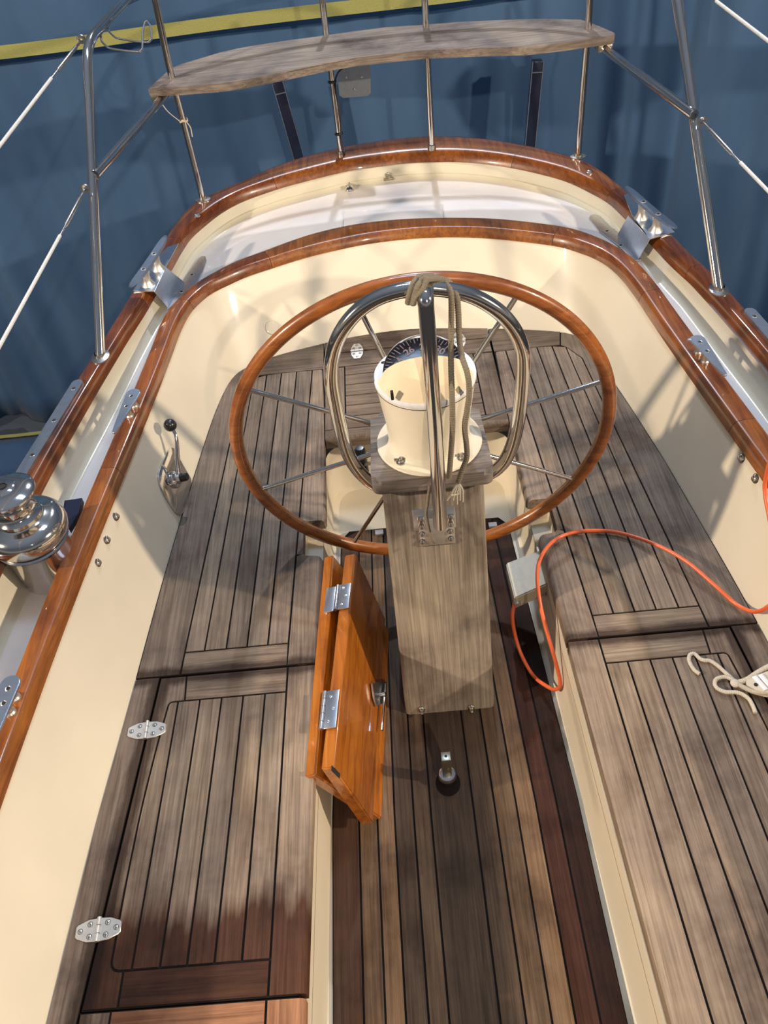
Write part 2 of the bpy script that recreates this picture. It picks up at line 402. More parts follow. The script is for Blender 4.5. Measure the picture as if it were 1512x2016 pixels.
# ================================================================== outlines of the boat
H = 0.31
seatL = [(-.925, -.6), (-.922, .1), (-.913, .47), (-.903, .74), (-.890, .97), (-.873, 1.18), (-.857, 1.42), (-.842, 1.63), (-.829, 1.80), (-.814, 1.96), (-.799, 2.12), (-.771, 2.38), (-.747, 2.55), (-.712, 2.70), (-.655, 2.77), (-.543, 2.828), (-.38, 2.875), (-.206, 2.912), (0.02, 2.925)]
seatR = [(.275, 2.885), (.43, 2.85), (.574, 2.81), (.655, 2.775), (.70, 2.725), (.725, 2.60), (.745, 2.45), (.776, 2.24), (.805, 2.02), (.823, 1.84), (.838, 1.68), (.855, 1.50), (.873, 1.26), (.895, .85), (.913, .47), (.922, .1), (.925, -.6)]
seat_out = [Vector((x, y, H)) for x, y in seatL+seatR]
cinL = [(0, 1572), (53, 1450), (81, 1380), (142, 1180), (180, 1093), (215, 1013), (243, 940), (268, 888), (294, 826), (319, 760), (346, 681), (361, 644), (377, 616), (395, 596), (418, 578), (448, 563), (488, 545), (533, 530), (590, 512), (652, 496), (726, 481), (800, 472), (870, 468), (940, 469), (1012, 475), (1078, 483), (1110, 489), (1144, 500), (1172, 511), (1199, 528), (1223, 551), (1245, 579), (1268, 613), (1287, 648), (1333, 716), (1376, 774), (1425, 836), (1469, 900), (1512, 965)]
cin = [Z(x, y, 0.585) for x, y in cinL]
cin = [Vector((-1.03, -.6, .585)), Vector((-1.02, .1, .585)), Vector((-1.0, .6, .585))]+cin+[Vector((.975, 1.0, .585)), Vector((.995, .5, .585)), Vector((1.01, .1, .585)), Vector((1.02, -.6, .585))]
coutL = [(-10, 1450), (13, 1380), (78, 1180), (118, 1098), (156, 1013), (189, 940), (205, 901), (237, 830), (265, 764), (299, 680), (314, 640), (330, 610), (349, 590), (379, 563), (409, 543), (448, 521), (488, 505), (530, 490), (600, 464), (675, 445), (750, 434), (825, 429), (900, 428), (980, 430), (1045, 437), (1100, 444), (1140, 453), (1179, 467), (1211, 484), (1239, 501), (1267, 528), (1298, 565), (1320, 597), (1343, 632), (1375, 674), (1409, 717), (1445, 763), (1476, 807), (1512, 858)]
cout = [Z(x, y, 0.625) for x, y in coutL]
cout = [Vector((-1.10, -.6, .625)), Vector((-1.09, .1, .625)), Vector((-1.065, .6, .625))]+cout+[Vector((1.05, 1.0, .625)), Vector((1.07, .5, .625)), Vector((1.085, .1, .625)), Vector((1.09, -.6, .625))]
kinL = [(82, 945), (109, 901), (151, 838), (189, 780), (228, 715), (250, 677), (290, 614), (309, 580), (330, 548), (345, 522), (359, 497), (377, 471), (403, 447), (438, 420), (478, 398), (524, 381), (565, 368), (603, 358), (650, 346), (700, 335), (760, 327), (806, 322), (852, 320), (900, 320), (953, 324), (1013, 333), (1079, 348), (1120, 361), (1160, 380), (1197, 401), (1227, 429), (1255, 456), (1279, 481), (1318, 523), (1358, 560), (1405, 607), (1456, 660), (1512, 718)]
kin = [Z(x, y, 0.64) for x, y in kinL]
kin = [Vector((-1.22, -.6, .64)), Vector((-1.215, .3, .64)), Vector((-1.18, 1.0, .64)), Vector((-1.145, 1.45, .64))]+kin+[Vector((1.09, 1.35, .64)), Vector((1.13, .8, .64)), Vector((1.16, .1, .64)), Vector((1.17, -.6, .64))]
koutL = [(38, 925), (110, 815), (180, 703), (230, 626), (260, 576), (300, 512), (330, 464), (349, 436), (372, 407), (398, 390), (427, 377), (477, 356), (520, 335), (568, 317), (610, 304), (653, 294), (706, 282), (760, 274), (805, 269), (852, 267), (900, 268), (953, 272), (1028, 284), (1104, 301), (1154, 319), (1182, 334), (1204, 352), (1234, 379), (1280, 421), (1328, 467), (1358, 498), (1396, 532), (1466, 602), (1512, 650)]
kout = [Z(x, y, 0.685) for x, y in koutL]
kout = [Vector((-1.31, -.6, .685)), Vector((-1.305, .3, .685)), Vector((-1.27, 1.0, .685)), Vector((-1.235, 1.45, .685))]+kout+[Vector((1.17, 1.35, .685)), Vector((1.215, .8, .685)), Vector((1.25, .1, .685)), Vector((1.26, -.6, .685))]
NR = 260
# pair up the outlines by the same knots so that sections stay square to the rail
def knots(a, n): return crom(a, n)
cin_s, cout_s = resample(knots(cin, 6), NR), resample(knots(cout, 6), NR)
kin_s, kout_s = resample(knots(kin, 6), NR), resample(knots(kout, 6), NR)
def fair(pts, it=260):
    # fair the long side runs, keep the quick turns at the quarters
    P = [p.copy() for p in pts]
    w_ = [min(1, max(0, (2.5-p.y)/.35)) for p in P]
    for _ in range(it):
        Q = [p.copy() for p in P]
        for i in range(1, len(P)-1): P[i] = Q[i].lerp((Q[i-1]+Q[i+1])/2, .5*w_[i])
    return P
cin_s, cout_s, kin_s, kout_s = fair(cin_s), fair(cout_s), fair(kin_s), fair(kout_s)
def nearest_pair(inner, outer):
    # for each inner point the outer point along its outward normal
    res = []
    for i, p in enumerate(inner):
        t = (inner[min(i+1, len(inner)-1)]-inner[max(i-1, 0)]); t.z = 0; t.normalize(); nn = Vector((-t.y, t.x, 0))
        best = None
        for a, b in zip(outer, outer[1:]):
            d = b-a; den = nn.x*d.y-nn.y*d.x
            if abs(den) < 1e-9: continue
            wx, wy = a.x-p.x, a.y-p.y
            s = (wx*d.y-wy*d.x)/den; u = (wx*nn.y-wy*nn.x)/den
            if -0.02 <= u <= 1.02 and 0 < s < 0.4 and (best is None or s < best): best = s
        res.append(best)
    last = next(x for x in res if x)
    for i in range(len(res)):
        if res[i] is None: res[i] = last
        last = res[i]
    # smooth widths
    for _ in range(3): res = [(res[max(0, i-1)]+res[i]*2+res[min(len(res)-1, i+1)])/4 for i in range(len(res))]
    out = []
    for i, p in enumerate(inner):
        t = (inner[min(i+1, len(inner)-1)]-inner[max(i-1, 0)]); t.z = 0; t.normalize()
        q = p+Vector((-t.y, t.x, 0))*res[i]; q.z = outer[0].z; out.append(q)
    return out
cout_s = nearest_pair(cin_s, cout_s); kout_s = nearest_pair(kin_s, kout_s)

def rail(name, inner, outer, zb, zt, joints, label, cat, tints):
    """moulded rail built up of scarfed lengths, each length a part of its own"""
    t0 = thing(name, (0, 1.0, zb), label, cat)
    secs = []
    def section(i, extra=0.0):
        a, b = inner[i], outer[i]; w = Vector((b.x-a.x, b.y-a.y, 0)); h = zt-zb
        pr = [(0.04, -.04), (0.0, 0.04), (0.03, 0.35), (0.10, 0.68), (0.18, 0.90), (0.235, 0.975), (0.31, 1.0), (0.6, 1.015), (0.90, 1.0), (0.965, 0.96), (1.0, 0.84), (1.015, 0.5), (1.0, 0.04), (.96, -.04)]
        return [Vector((a.x+w.x*u, a.y+w.y*u, zb+h*v)) for u, v in pr]
    bounds = [0]+joints+[len(inner)-1]
    for k, (i0, i1) in enumerate(zip(bounds, bounds[1:])):
        m = Mesh('varnish'); rings = [section(i) for i in range(i0, i1+1)]
        # leave a hair of a joint at the ends
        d0 = (rings[1][0]-rings[0][0]); d1 = (rings[-2][0]-rings[-1][0])
        rings[0] = [p+d0.normalized()*0.0010 for p in rings[0]]; rings[-1] = [p+d1.normalized()*0.0010 for p in rings[-1]]
        sh = (random.random()*5, random.random()*5, random.random()*5)
        tv = tints[k % len(tints)]
        fs = m.loft(rings, closed=True); fs.append(m.bm.faces.new(m.verts(rings[0]))); fs.append(m.bm.faces.new(m.verts(rings[-1])[::-1]))
        bmesh.ops.remove_doubles(m.bm, verts=m.bm.verts[:], dist=1e-5)
        m.mark(m.bm.faces, 0, tv, sh)
        m.build('rail_length', t0)
    for j in joints:
        m = Mesh('dark'); a = section(j); c = sum(a, Vector())/len(a); tng = (inner[j+1]-inner[j-1]).normalized()
        A = [c+(p-c)*0.985+tng*0.004 for p in a]; B = [c+(p-c)*0.985-tng*0.004 for p in a]
        m.loft([A, B], closed=True); m.face(A); m.face(B[::-1]); m.build('joint_glue', t0)
    return t0
def idx_near(pts, P): return min(range(len(pts)), key=lambda i: (pts[i]-P).length)
cj = sorted([idx_near(cin_s, Z(232, 940, .585)), idx_near(cin_s, Z(370, 605, .585)), idx_near(cin_s, Z(525, 508, .585)), idx_near(cin_s, Z(1096, 480, .585)), idx_near(cin_s, Z(1270, 590, .585)), idx_near(cin_s, Z(1440, 845, .585))])
rail('coaming_cap_rail', cin_s, cout_s, 0.585, 0.627, cj, 'glossy varnished inner wooden rail capping the cream cockpit coaming', 'rail', [(1.25, 1.3, 1.3), (1.05, 1.0, 1.0), (0.95, 0.85, 0.85), (1.25, 1.35, 1.3), (0.95, 0.9, 0.9), (1.0, 0.95, 0.9), (1.15, 1.15, 1.1)])
kj = sorted([idx_near(kin_s, Z(280, 610, .64)), idx_near(kin_s, Z(362, 490, .64)), idx_near(kin_s, Z(515, 357, .64)), idx_near(kin_s, Z(1012, 332, .64)), idx_near(kin_s, Z(1195, 398, .64)), idx_near(kin_s, Z(1335, 550, .64))])
rail('toe_rail', kin_s, kout_s, 0.64, 0.687, kj, 'worn varnished outer wooden rail running around the deck edge and transom', 'rail', [(0.72, 0.62, 0.62), (1.0, 0.9, 0.9), (0.85, 0.75, 0.75), (1.05, 1.05, 1.0), (0.95, 0.9, 0.9), (0.8, 0.7, 0.7), (0.8, 0.7, 0.7)])

# ---- moulded boat body
boat = thing('boat_hull', (0, 1.5, -1.35), 'cream and white moulded sailing boat hull with deck, coaming and cockpit well', 'boat')
def off(pts, d, z):
    out = []
    for i, p in enumerate(pts):
        t = (pts[min(i+1, len(pts)-1)]-pts[max(i-1, 0)]); t.z = 0; t.normalize(); out.append(Vector((p.x-t.y*d, p.y+t.x*d, z)))
    return out
DZ = 0.575
def DH(p):
    u = min(1, max(0, (p.y-2.1)/.75)); return .538+.037*u*u*(3-2*u)
# inner coaming face from the bench up to the rail
so_s = resample(crom(seat_out, 6), 1200)
def match(inner, target):
    res = []
    for i, p in enumerate(inner):
        t = (inner[min(i+1, len(inner)-1)]-inner[max(i-1, 0)]); t.z = 0; t.normalize(); nn = Vector((t.y, -t.x, 0))
        best = min(target, key=lambda q: (Vector((q.x, q.y, 0))-Vector((p.x, p.y, 0))-nn*0.12).length); res.append(best)
    for _ in range(6): res = [(res[max(0, i-1)]+res[i]*2+res[min(len(res)-1, i+1)])/4 for i in range(len(res))]
    return res
feet = resample(match(cin_s, so_s), NR)
top = off(cin_s, 0.006, 0.588)
ring_lo = [Vector((a.x-(b.x-a.x)*0.14, a.y-(b.y-a.y)*0.14, 0.27)) for a, b in zip(feet, top)]
m = Mesh('cream')
def lerpring(a, b, t, z): return [Vector((p.x+(q.x-p.x)*t, p.y+(q.y-p.y)*t, z)) for p, q in zip(a, b)]
f2 = [Vector((p.x, p.y, H)) for p in feet]
m.loft([ring_lo, f2, lerpring(f2, top, .33, .40), lerpring(f2, top, .66, .495), top])
m.build('coaming_face', boat)
m = Mesh('cream')
co_out = off(cout_s, -0.008, 0.588)
m.loft([co_out, off(cout_s, -0.003, .58), off(cout_s, 0.0, .50)]); m.build('coaming_outer_face', boat)
# deck
foot = off(kin_s, -0.024, DZ); foot1 = off(kin_s, -0.012, DZ+.003); foot2 = off(kin_s, -0.003, DZ+.014); ktop = off(kin_s, 0.012, .642)
for R_ in (foot, foot1, foot2):
    for p in R_: p.z = DH(p)+(p.z-DZ)
dk_in = off(cout_s, 0.0, DZ)
for p in dk_in: p.z = DH(p)
fk = resample(match(cin_s, foot), NR)
def pairdeck(a, b):
    bb = []
    for i, p in enumerate(a):
        t = (a[min(i+1, len(a)-1)]-a[max(i-1, 0)]); t.normalize(); nn = Vector((-t.y, t.x, 0))
        q = min(b, key=lambda q: abs((q-p).dot(t))*3+abs((q-p).length-0.2) if (q-p).dot(nn) > 0 else 9); bb.append(q)
    for _ in range(4): bb = [(bb[max(0, i-1)]+bb[i]*2+bb[min(len(bb)-1, i+1)])/4 for i in range(len(bb))]
    return bb
m = Mesh('deck')
m.loft([foot, [(a+b)/2 for a, b in zip(foot, dk_in)], dk_in, lerpring(dk_in, dk_in, 0, DZ-.05), lerpring(foot, foot, 0, DZ-.05), foot]); m.build('deck', boat)
m = Mesh('bulwark'); m.loft([foot, foot1, foot2, lerpring(foot2, ktop, .5, .59), ktop]); m.build('bulwark', boat)
# topsides
m = Mesh('hull'); ko = off(kout_s, -0.02, .642)
def tumble(z, s): return [Vector((p.x*s, 1.2+(p.y-1.2)*(1-(1-s)*0.9), z)) for p in ko]
m.loft([ko, tumble(.45, 1.0), tumble(.1, .985), tumble(-.4, .93), tumble(-.9, .80), tumble(-1.35, .55)]); m.build('topsides', boat)
# cockpit well
m = Mesh('cream'); wx = 0.352; yb = 2.36
def wallx(y, s_): return (interp([(.385, -.6), (.366, .49), (.352, 1.31), (.345, 2.5)], y) if y < 2.4 else .345)-(.006 if s_ > 0 else 0)
wl = fillet([(-wallx(-.6, -1), -.6, 0), (-wallx(.49, -1), .49, 0), (-wallx(1.31, -1), 1.31, 0), (-.345, yb, 0), (.339, yb, 0), (wallx(1.31, 1), 1.31, 0), (wallx(.49, 1), .49, 0), (wallx(-.6, 1), -.6, 0)], [0, .05, .05, .10, .10, .05, .05, 0], 8)
wl2 = [Vector((p.x*0.985, p.y if p.y < 1 else p.y-.02, 0)) for p in wl]
def zr(r, z): return [Vector((p.x, p.y, z)) for p in r]
m.loft([zr(wl, .20), zr(wl, .12), zr(wl2, .0), [Vector((p.x*.93, p.y-.03 if p.y > 1 else p.y, -.012)) for p in wl]])
a = [Vector((p.x*.93, p.y-.03 if p.y > 1 else p.y, -.012)) for p in wl]
m.face(a)
# moulded shelves the benches lie on
for s in (-1, 1):
    m.prism([(s*.402, -.6), (s*.88, -.6), (s*.80, 2.3), (s*.402, 2.36)], .18, .262)
    for (ya_, yb_, zt_) in ((-.6, 1.70, .262), (1.70, 1.88, .20), (1.88, 2.36, .262)):
        ks = [ya_]+[q for q in (.49, 1.31) if ya_ < q < yb_]+[yb_]
        m.prism([(s*(wallx(q, s)+.0008), q) for q in ks]+[(s*.405, q) for q in ks[::-1]], .18, zt_)
m.prism([(-.72, 2.365), (.70, 2.365), (.66, 2.74), (-.68, 2.74)], .24, .262)
m.build('cockpit_well', boat)
# stern deck hatch outline
hp = [Z(x, y, DZ) for x, y in [(676, 447), (677, 418), (870, 403), (873, 428)]]
m = Mesh('deck'); hp2 = [hp[0]+(hp[0]-hp[1])*0.5, hp[1], hp[2], hp[3]+(hp[3]-hp[2])*0.5]
m.prism([(p.x, p.y) for p in hp2], DZ-.002, DZ+.005, 0, bevel=.002); m.build('stern_hatch', boat)
m = Mesh('steel_dull'); m.tube([Vector((p.x, p.y, DZ+.001)) for p in hp2], .0022, 6); m.build('hatch_seam', boat)

# ================================================================== teak work
GAP = 0.0056
WEA = [(1.0, 1.0, 1.0), (.93, .93, .94), (1.06, 1.05, 1.03), (.86, .85, .86), (1.1, 1.08, 1.05), (.97, .95, .93)]
def plank(m, poly, grain='y', z1=H, z0=None, tint=None, rnd=None, gap=GAP, mats=('y', 'x')):
    p = inset(poly, gap/2); mi = 0 if grain == 'y' else 1
    if tint is None: tint = random.choice(WEA)
    j = 0.94+random.random()*0.12; tint = tuple(c*j for c in tint)
    sh = (random.random()*9, random.random()*9, random.random()*9)
    z0 = z1-0.010 if z0 is None else z0
    fs = m.prism(p, z0, z1, mi, tint, sh)
    if rnd:
        top = fs[0]; es = [e for e in top.edges if rnd(e)]
        if es:
            bmesh.ops.bevel(m.bm, geom=es, offset=0.014, segments=4, affect='EDGES', profile=0.5)
def base(m, poly, z1=H-0.0035, z0=None): m.prism(poly, H-0.035 if z0 is None else z0, z1, 2)
def quadl(x0a, x1a, ya, x0b, x1b, yb): return [(x0a, ya), (x1a, ya), (x1b, yb), (x0b, yb)]

def outer_x(s, y):
    pts = [(p.x, p.y) for p in crom([Vector((x, yy, 0)) for x, yy in (seatL if s < 0 else seatR[::-1])], 6)]
    return interp([q for q in pts if q[1] < 2.75], y)

def bench(s, label):
    """fixed bench top of one side, from the locker lid aft to the corner"""
    t = thing('cockpit_bench', (s*.6, 1.9, H-.04), label, 'bench')
    m = Mesh('teak_y', 'teak_x', 'caulk')
    y0, y1 = 1.3125, 1.388
    lines_lo = [s*v for v in (.432, .492, .552, .612, .675, .732)]
    lines_hi = [s*v for v in (.388, .450, .511, .570, .622, .664)]       # at y = 2.6
    def X(k, y): t_ = (y-1.388)/(2.6-1.388); return lines_lo[k]*(1-t_)+lines_hi[k]*t_
    ytop = [2.70, 2.702, 2.702, 2.70, 2.685, 2.60]
    ox = lambda y: outer_x(s, y)
    # caulk bed
    ys = [1.3125, 1.6, 1.9, 2.2, 2.45, 2.58]
    bed = [(s*.405, 1.3125), (s*.405, 2.1), (s*.338, 2.1), (s*.338, 2.86)]
    outl = [(p.x, p.y) for p in crom([Vector((x, yy, 0)) for x, yy in (seatL if s < 0 else seatR[::-1])], 4) if p.y > 1.3125]
    o2 = [p for p in outl if p[1] < 2.9 and abs(p[0]) > .338 and p[0]*s > 0]
    bed = bed+[p for p in o2[::-1]]+[(ox(1.3125), 1.3125)]
    base(m, inset(bed, .001))
    for k in range(5):
        ya, yb2 = ytop[k], ytop[k+1]
        plank(m, [(X(k, y1), y1), (X(k+1, y1), y1), (X(k+1, yb2), yb2), (X(k, ya), ya)])
    plank(m, [(s*.432, y0), (s*.735, y0), (s*.732, y1), (s*.432, y1)], 'x', tint=(.95, .93, .9))
    # nosing along the well, broken by the notch for the wheel
    F = lambda y: X(0, y)
    rnd = lambda e: all(abs(v.co.x) < .362 for v in e.verts)
    zn = H-.042
    def nose(p, rfun): plank(m, p, 'y', z0=zn, tint=(1.08, 1.06, 1.05), rnd=rfun)
    nose([(s*.345, y0), (F(1.3125), y0), (F(1.72), 1.72), (s*.398, 1.728), (s*.385, 1.718), (s*.340, 1.712), (s*.334, 1.70)], rnd)
    nose([(s*.395, 1.862), (F(1.862), 1.862), (F(2.70), 2.70), (s*.337, 2.70), (s*.332, 2.31), (s*.325, 1.875), (s*.332, 1.862)], rnd)
    plank(m, [(s*.396, 1.722), (F(1.72), 1.722), (F(1.86), 1.86), (s*.396, 1.86)], 'y', z0=zn)
    # outer margin board
    A = lambda y: X(5, y)
    yy = [1.3125, 1.5, 1.75, 2.0, 2.25, 2.45, 2.60]
    inn = [(A(y), y) for y in yy]+[(X(4, 2.685), 2.685), (s*.60, 2.702)]
    outp = [(ox(y)-s*.002, y) for y in [1.3125, 1.5, 1.75, 2.0, 2.25, 2.45, 2.58]]
    seq = inn+[(p[0]-s*.002, p[1]-.002) for p in o2[::-1] if False]
    corner = [p for p in o2 if p[1] > 2.58 and abs(p[0]) > .60]
    if s > 0 or s < 0:
        corner = sorted(corner, key=lambda p: -abs(p[0]))
    cpoly = outp+[(p[0]-s*.003, p[1]-.003) for p in corner]
    plank(m, inn+cpoly[::-1], 'y', tint=(.92, .91, .93))
    # aft margin
    back = sorted([p for p in o2 if abs(p[0]) <= corner_min(corner)], key=lambda p: abs(p[0]))
    bp = [(p[0], p[1]-.003) for p in back]
    last = (corner[-1][0]-s*.003, corner[-1][1]-.003)
    plank(m, [(s*.337, 2.70), (s*.60, 2.702), last]+bp[::-1]+[(s*.337, bp[0][1]-.002 if abs(bp[0][0]) > .34 else bp[0][1])], 'x', tint=(.84, .82, .82))
    m.build('planking', t)
    # margin board that runs on forward beside the lid
    m = Mesh('teak_y', 'teak_x', 'caulk')
    lx = lambda y: s*(.792+(.843-.792)*(1.313-y)/(1.313-.488))
    inn = [(lx(y), y) for y in (-.6, 0, .488, .9, 1.3125)]; outp = [(ox(y)-s*.002, y) for y in (-.6, 0, .488, .9, 1.1, 1.3125)]
    base(m, inset(inn+outp[::-1], .002))
    plank(m, inn+outp[::-1], 'y', tint=(.90, .89, .92)); m.build('margin_board', t)
    return t
def corner_min(c): return abs(c[-1][0]) if c else .6
bench(-1, 'weathered grey teak bench top on the left of the wheel with black seams')
bench(1, 'weathered grey teak bench top on the right of the wheel with black seams')

HINGE_ROT = {}
def hinge(parent, c, ang, scale=1.18, z=H, name='hinge', lx=1.42):
    """two-leaf deck hinge, knuckle along local Y, leaves along local X"""
    Rz = Matrix.Rotation(ang, 3, 'Z'); c = Vector((c[0], c[1], z))
    m = Mesh('hinge')
    for s in (-1, 1):
        pl = [(s*.003, -.021), (s*.018, -.0195), (s*.033, -.0125), (s*.036, -.009), (s*.036, .009), (s*.033, .0125), (s*.018, .0195), (s*.003, .021)]
        pl = [Rz @ Vector((x*lx, y*scale, 0))+c for x, y in pl]
        m.prism([(p.x, p.y) for p in pl], z-.001, z+.0035, bevel=.001, seg=1)
    for k in range(3):
        a = c+Rz @ Vector((0, (-.022+k*.015)*scale, .004)); b = c+Rz @ Vector((0, (-.022+k*.015+.0138)*scale, .004)); m.tube([a, b], .0045*scale, 10)
    h = m.build(name, parent)
    for (x, y) in [(-.0285, 0), (-.014, .011), (-.013, -.011), (.0285, 0), (.014, .011), (.013, -.011)]:
        p = c+Rz @ Vector((x*lx, y*scale, 0)); mm = Mesh('steel_dull', 'dark')
        mm.lathe([(0, .0048), (.0032*scale, .0046), (.0042*scale, .0036), (.0042*scale, .002)], (p.x, p.y, z), seg=14)
        a2 = random.random()*3; mm.box((p.x, p.y, z+.0048), (.0068*scale, .0009, .0006), Matrix.Rotation(a2, 3, 'Z'), mat=1)
        mm.lathe([(.0044*scale, .0037), (.0052*scale, .0037)], (p.x, p.y, z), seg=14, mat=1)
        mm.build('screw', h)
    return h

def lid(s, label, shadowed, yfw=.4915):
    t = thing('locker_lid', (s*.6, .9, H-.04), label, 'locker lid')
    m = Mesh('shadow_fresh_y' if shadowed else 'teak_y', 'shadow_fresh_x' if shadowed else 'teak_x', 'caulk')
    y0, y1 = yfw, 1.3085
    L = lambda xa, xb: (lambda y: s*(xb+(xa-xb)*(y-.49)/(1.31-.49)))     # x at aft end xa, at forward end xb
    oxl = L(.7895, .840); inx = L(.345, .360); nF = L(.431, .443)
    base(m, [(inx(y0)+s*.02, y0), (oxl(y0), y0), (oxl(y1), y1), (inx(y1)+s*.02, y1)])
    ya, yb = y0+.0725, 1.228
    lines = [nF, L(.489, .505), L(.549, .565), L(.608, .625), L(.668, .684), L(.728, .746)]
    oP = lambda y: s*interp([(.757, 1.19), (.771, 1.08), (.785, .91), (.791, .72), (.792, .60)], y) if .6 < y < 1.19 else s*(.757 if y >= 1.19 else .792)
    for a, b in zip(lines, lines[1:]): plank(m, [(a(ya), ya), (b(ya), ya), (b(yb), yb), (a(yb), yb)])
    a = lines[-1]
    xf = .792+max(0, .56-ya)*.055
    pth = fillet([Vector(q) for q in [(a(ya), ya, 0), (s*xf, ya, 0), (s*.790, .75, 0), (s*.783, .93, 0), (s*.771, 1.08, 0), (s*.755, yb, 0), (a(yb), yb, 0)]], [0, .038, .05, .05, .05, .034, 0], 6)
    pth = [(p.x, p.y) for p in pth]
    plank(m, pth)
    # frame
    rnd = lambda e: all(abs(v.co.x) < .372 for v in e.verts)
    plank(m, [(inx(y0), y0), (nF(y0), y0), (nF(y1), y1), (inx(y1), y1)], 'y', z0=H-.042, tint=(1.1, 1.07, 1.05), rnd=rnd)
    plank(m, [(nF(yb), yb), (s*.712, yb), (s*.716, y1), (nF(y1), y1)], 'x', tint=(.97, .95, .92))
    plank(m, [(nF(y0), y0), (s*(xf-.030), y0), (s*(xf-.030), ya), (nF(ya), ya)], 'x', tint=(.85, .8, .78))
    inn_ = [q for q in pth if abs(q[0]) > xf-.030 or q[1] > yb-.2][::-1]
    inn_ = [q for q in inn_ if abs(q[0]) > .716 or q[1] < 1]
    inn_ = [(s*.712, yb)]+[q for q in inn_ if abs(q[0]) > .728]
    plank(m, inn_+[(s*(xf-.030), ya), (s*(xf-.030), y0), (oxl(y0), y0), (oxl(.9), .9), (oxl(y1), y1), (s*.716, y1)], 'y', tint=(.98, .95, .95))
    m.build('planking', t)
    return t
lt = lid(-1, 'hinged teak locker lid on the left bench with shadow and unweathered wood painted dark near its front', True)
hinge(lt, (-.803, 1.146), 0.02); hinge(lt, (-.834, .652), 0.05)
rt = lid(1, 'hinged teak locker lid on the right bench, under the white cord', False, -.35)

def fore(s, label, tint):
    t = thing('bench_end', (s*.6, 0, H-.04), label, 'bench')
    m = Mesh('teak_y', 'teak_x', 'caulk'); y0, y1 = -.6, .4885
    inx = s*.362; ox1 = s*.8415
    base(m, [(inx+s*.02, y0), (ox1, y0), (ox1, y1), (inx+s*.02, y1)])
    rnd = lambda e: all(abs(v.co.x) < .372 for v in e.verts)
    plank(m, [(inx, y0), (s*.446, y0), (s*.446, y1), (inx, y1)], 'y', z0=H-.042, tint=tint, rnd=rnd)
    plank(m, [(s*.446, .40), (s*.775, .40), (s*.775, y1), (s*.446, y1)], 'x', tint=tint)
    plank(m, [(s*.775, y0), (ox1, y0), (ox1, y1), (s*.775, y1)], 'y', tint=WEA[0])
    for k in range(5):
        a = s*(.446+.0658*k); b = s*(.446+.0658*(k+1)); plank(m, [(a, y0), (b, y0), (b, .40), (a, .40)], tint=tint)
    m.build('planking', t)
fore(-1, 'reddish unweathered teak bench end at the lower left, ahead of the lid with the painted shadow', (1.35, .85, .60))

# aft centre lid and margin
t = thing('locker_lid', (0, 2.55, H-.04), 'hinged teak locker lid across the stern, behind the compass, with crosswise planks', 'locker lid')
m = Mesh('teak_y', 'teak_x', 'caulk'); x0, x1 = -.3335, .3335; yf, ybk = 2.262, 2.800
base(m, [(x0, yf+.01), (x1, yf+.01), (x1, ybk), (x0, ybk)])
plank(m, [(x0, 2.318), (-.255, 2.318), (-.255, ybk-.10), (x0, ybk-.10)], 'y', tint=(.8, .78, .76)); plank(m, [(.255, 2.318), (x1, 2.318), (x1, ybk-.10), (.255, ybk-.10)], 'y', tint=(.85, .83, .8))
plank(m, [(x0, 2.703), (x1, 2.703), (x1, ybk), (x0, ybk)], 'x', tint=(.88, .86, .83))
ys = [2.318, 2.387, 2.451, 2.513, 2.581, 2.645, 2.703]
for a, b in zip(ys, ys[1:]): plank(m, [(-.255, a), (.255, a), (.255, b), (-.255, b)], 'x', tint=random.choice([(.85, .82, .8), (.95, .92, .9), (.75, .72, .7)]))
plank(m, [(x0, yf), (x1, yf), (x1, 2.318), (x0, 2.318)], 'x', z0=H-.042, tint=(.80, .78, .75), rnd=lambda e: all(v.co.y < yf+.01 for v in e.verts))
m.build('planking', t)
hinge(t, (-.203, 2.797), pi/2); hinge(t, (.212, 2.803), pi/2)
m = Mesh('teak_y', 'teak_x', 'caulk')
outl = [(p.x, p.y-.003) for p in crom([Vector((x, yy, 0)) for x, yy in seatL+seatR], 6) if abs(p.x) < .335 and p.y > 2.5]
pl = [(-.335, 2.803), (.335, 2.803)]+[(.335, interp([(b, a) for a, b in outl], .335) if False else outl[-1][1])]+outl[::-1]+[(-.335, outl[0][1])]
base(m, inset(pl, .002)); plank(m, pl, 'x', tint=(.86, .84, .82))
tag(m.build('stern_margin_board'), 'curved teak margin board behind the stern locker lid against the cream coaming', 'board')

# ================================================================== teak sole of the well
m = Mesh('teak_y', 'teak_x', 'caulk')
xs = [-.347, -.273, -.222, -.174, -.121, -.073, .045, .104, .163, .217, .273, .334]
tn = [(.27, .18, .15), (.62, .50, .38), (.88, .70, .52), (.32, .28, .26), (.38, .33, .29), (.36, .32, .29), (.44, .38, .33), (.60, .50, .39), (.90, .71, .52), (.26, .13, .10), (.17, .09, .075)]
def taper(x, y): return x*(1-.10*max(0, (y-1.0))/1.1) if y > 1 else x
YA = 2.09
bedp = [(xs[0], -.6), (xs[-1], -.6), (taper(xs[-1], 1.0), 1.0), (taper(xs[-1], 2.05), 2.05), (taper(xs[-1], YA)-.03, YA), (taper(xs[0], YA)+.03, YA), (taper(xs[0], 2.05), 2.05), (xs[0], 1.0)]
m.prism(bedp, -.011, .0055, 2)
for k in range(11):
    a, b = xs[k], xs[k+1]
    pa = YA if 0 < k < 10 else YA-.03
    p = [(a, -.6), (b, -.6), (b, 1.0), (taper(b, YA), YA if k < 10 else YA-.04), (taper(a, YA), YA if k > 0 else YA-.04), (a, 1.0)]
    plank(m, p, 'y', z1=.009, z0=-.008, tint=tn[k])
tag(m.build('cockpit_sole'), 'narrow dark and light teak plank floor with black seams inside the cream well', 'floor')

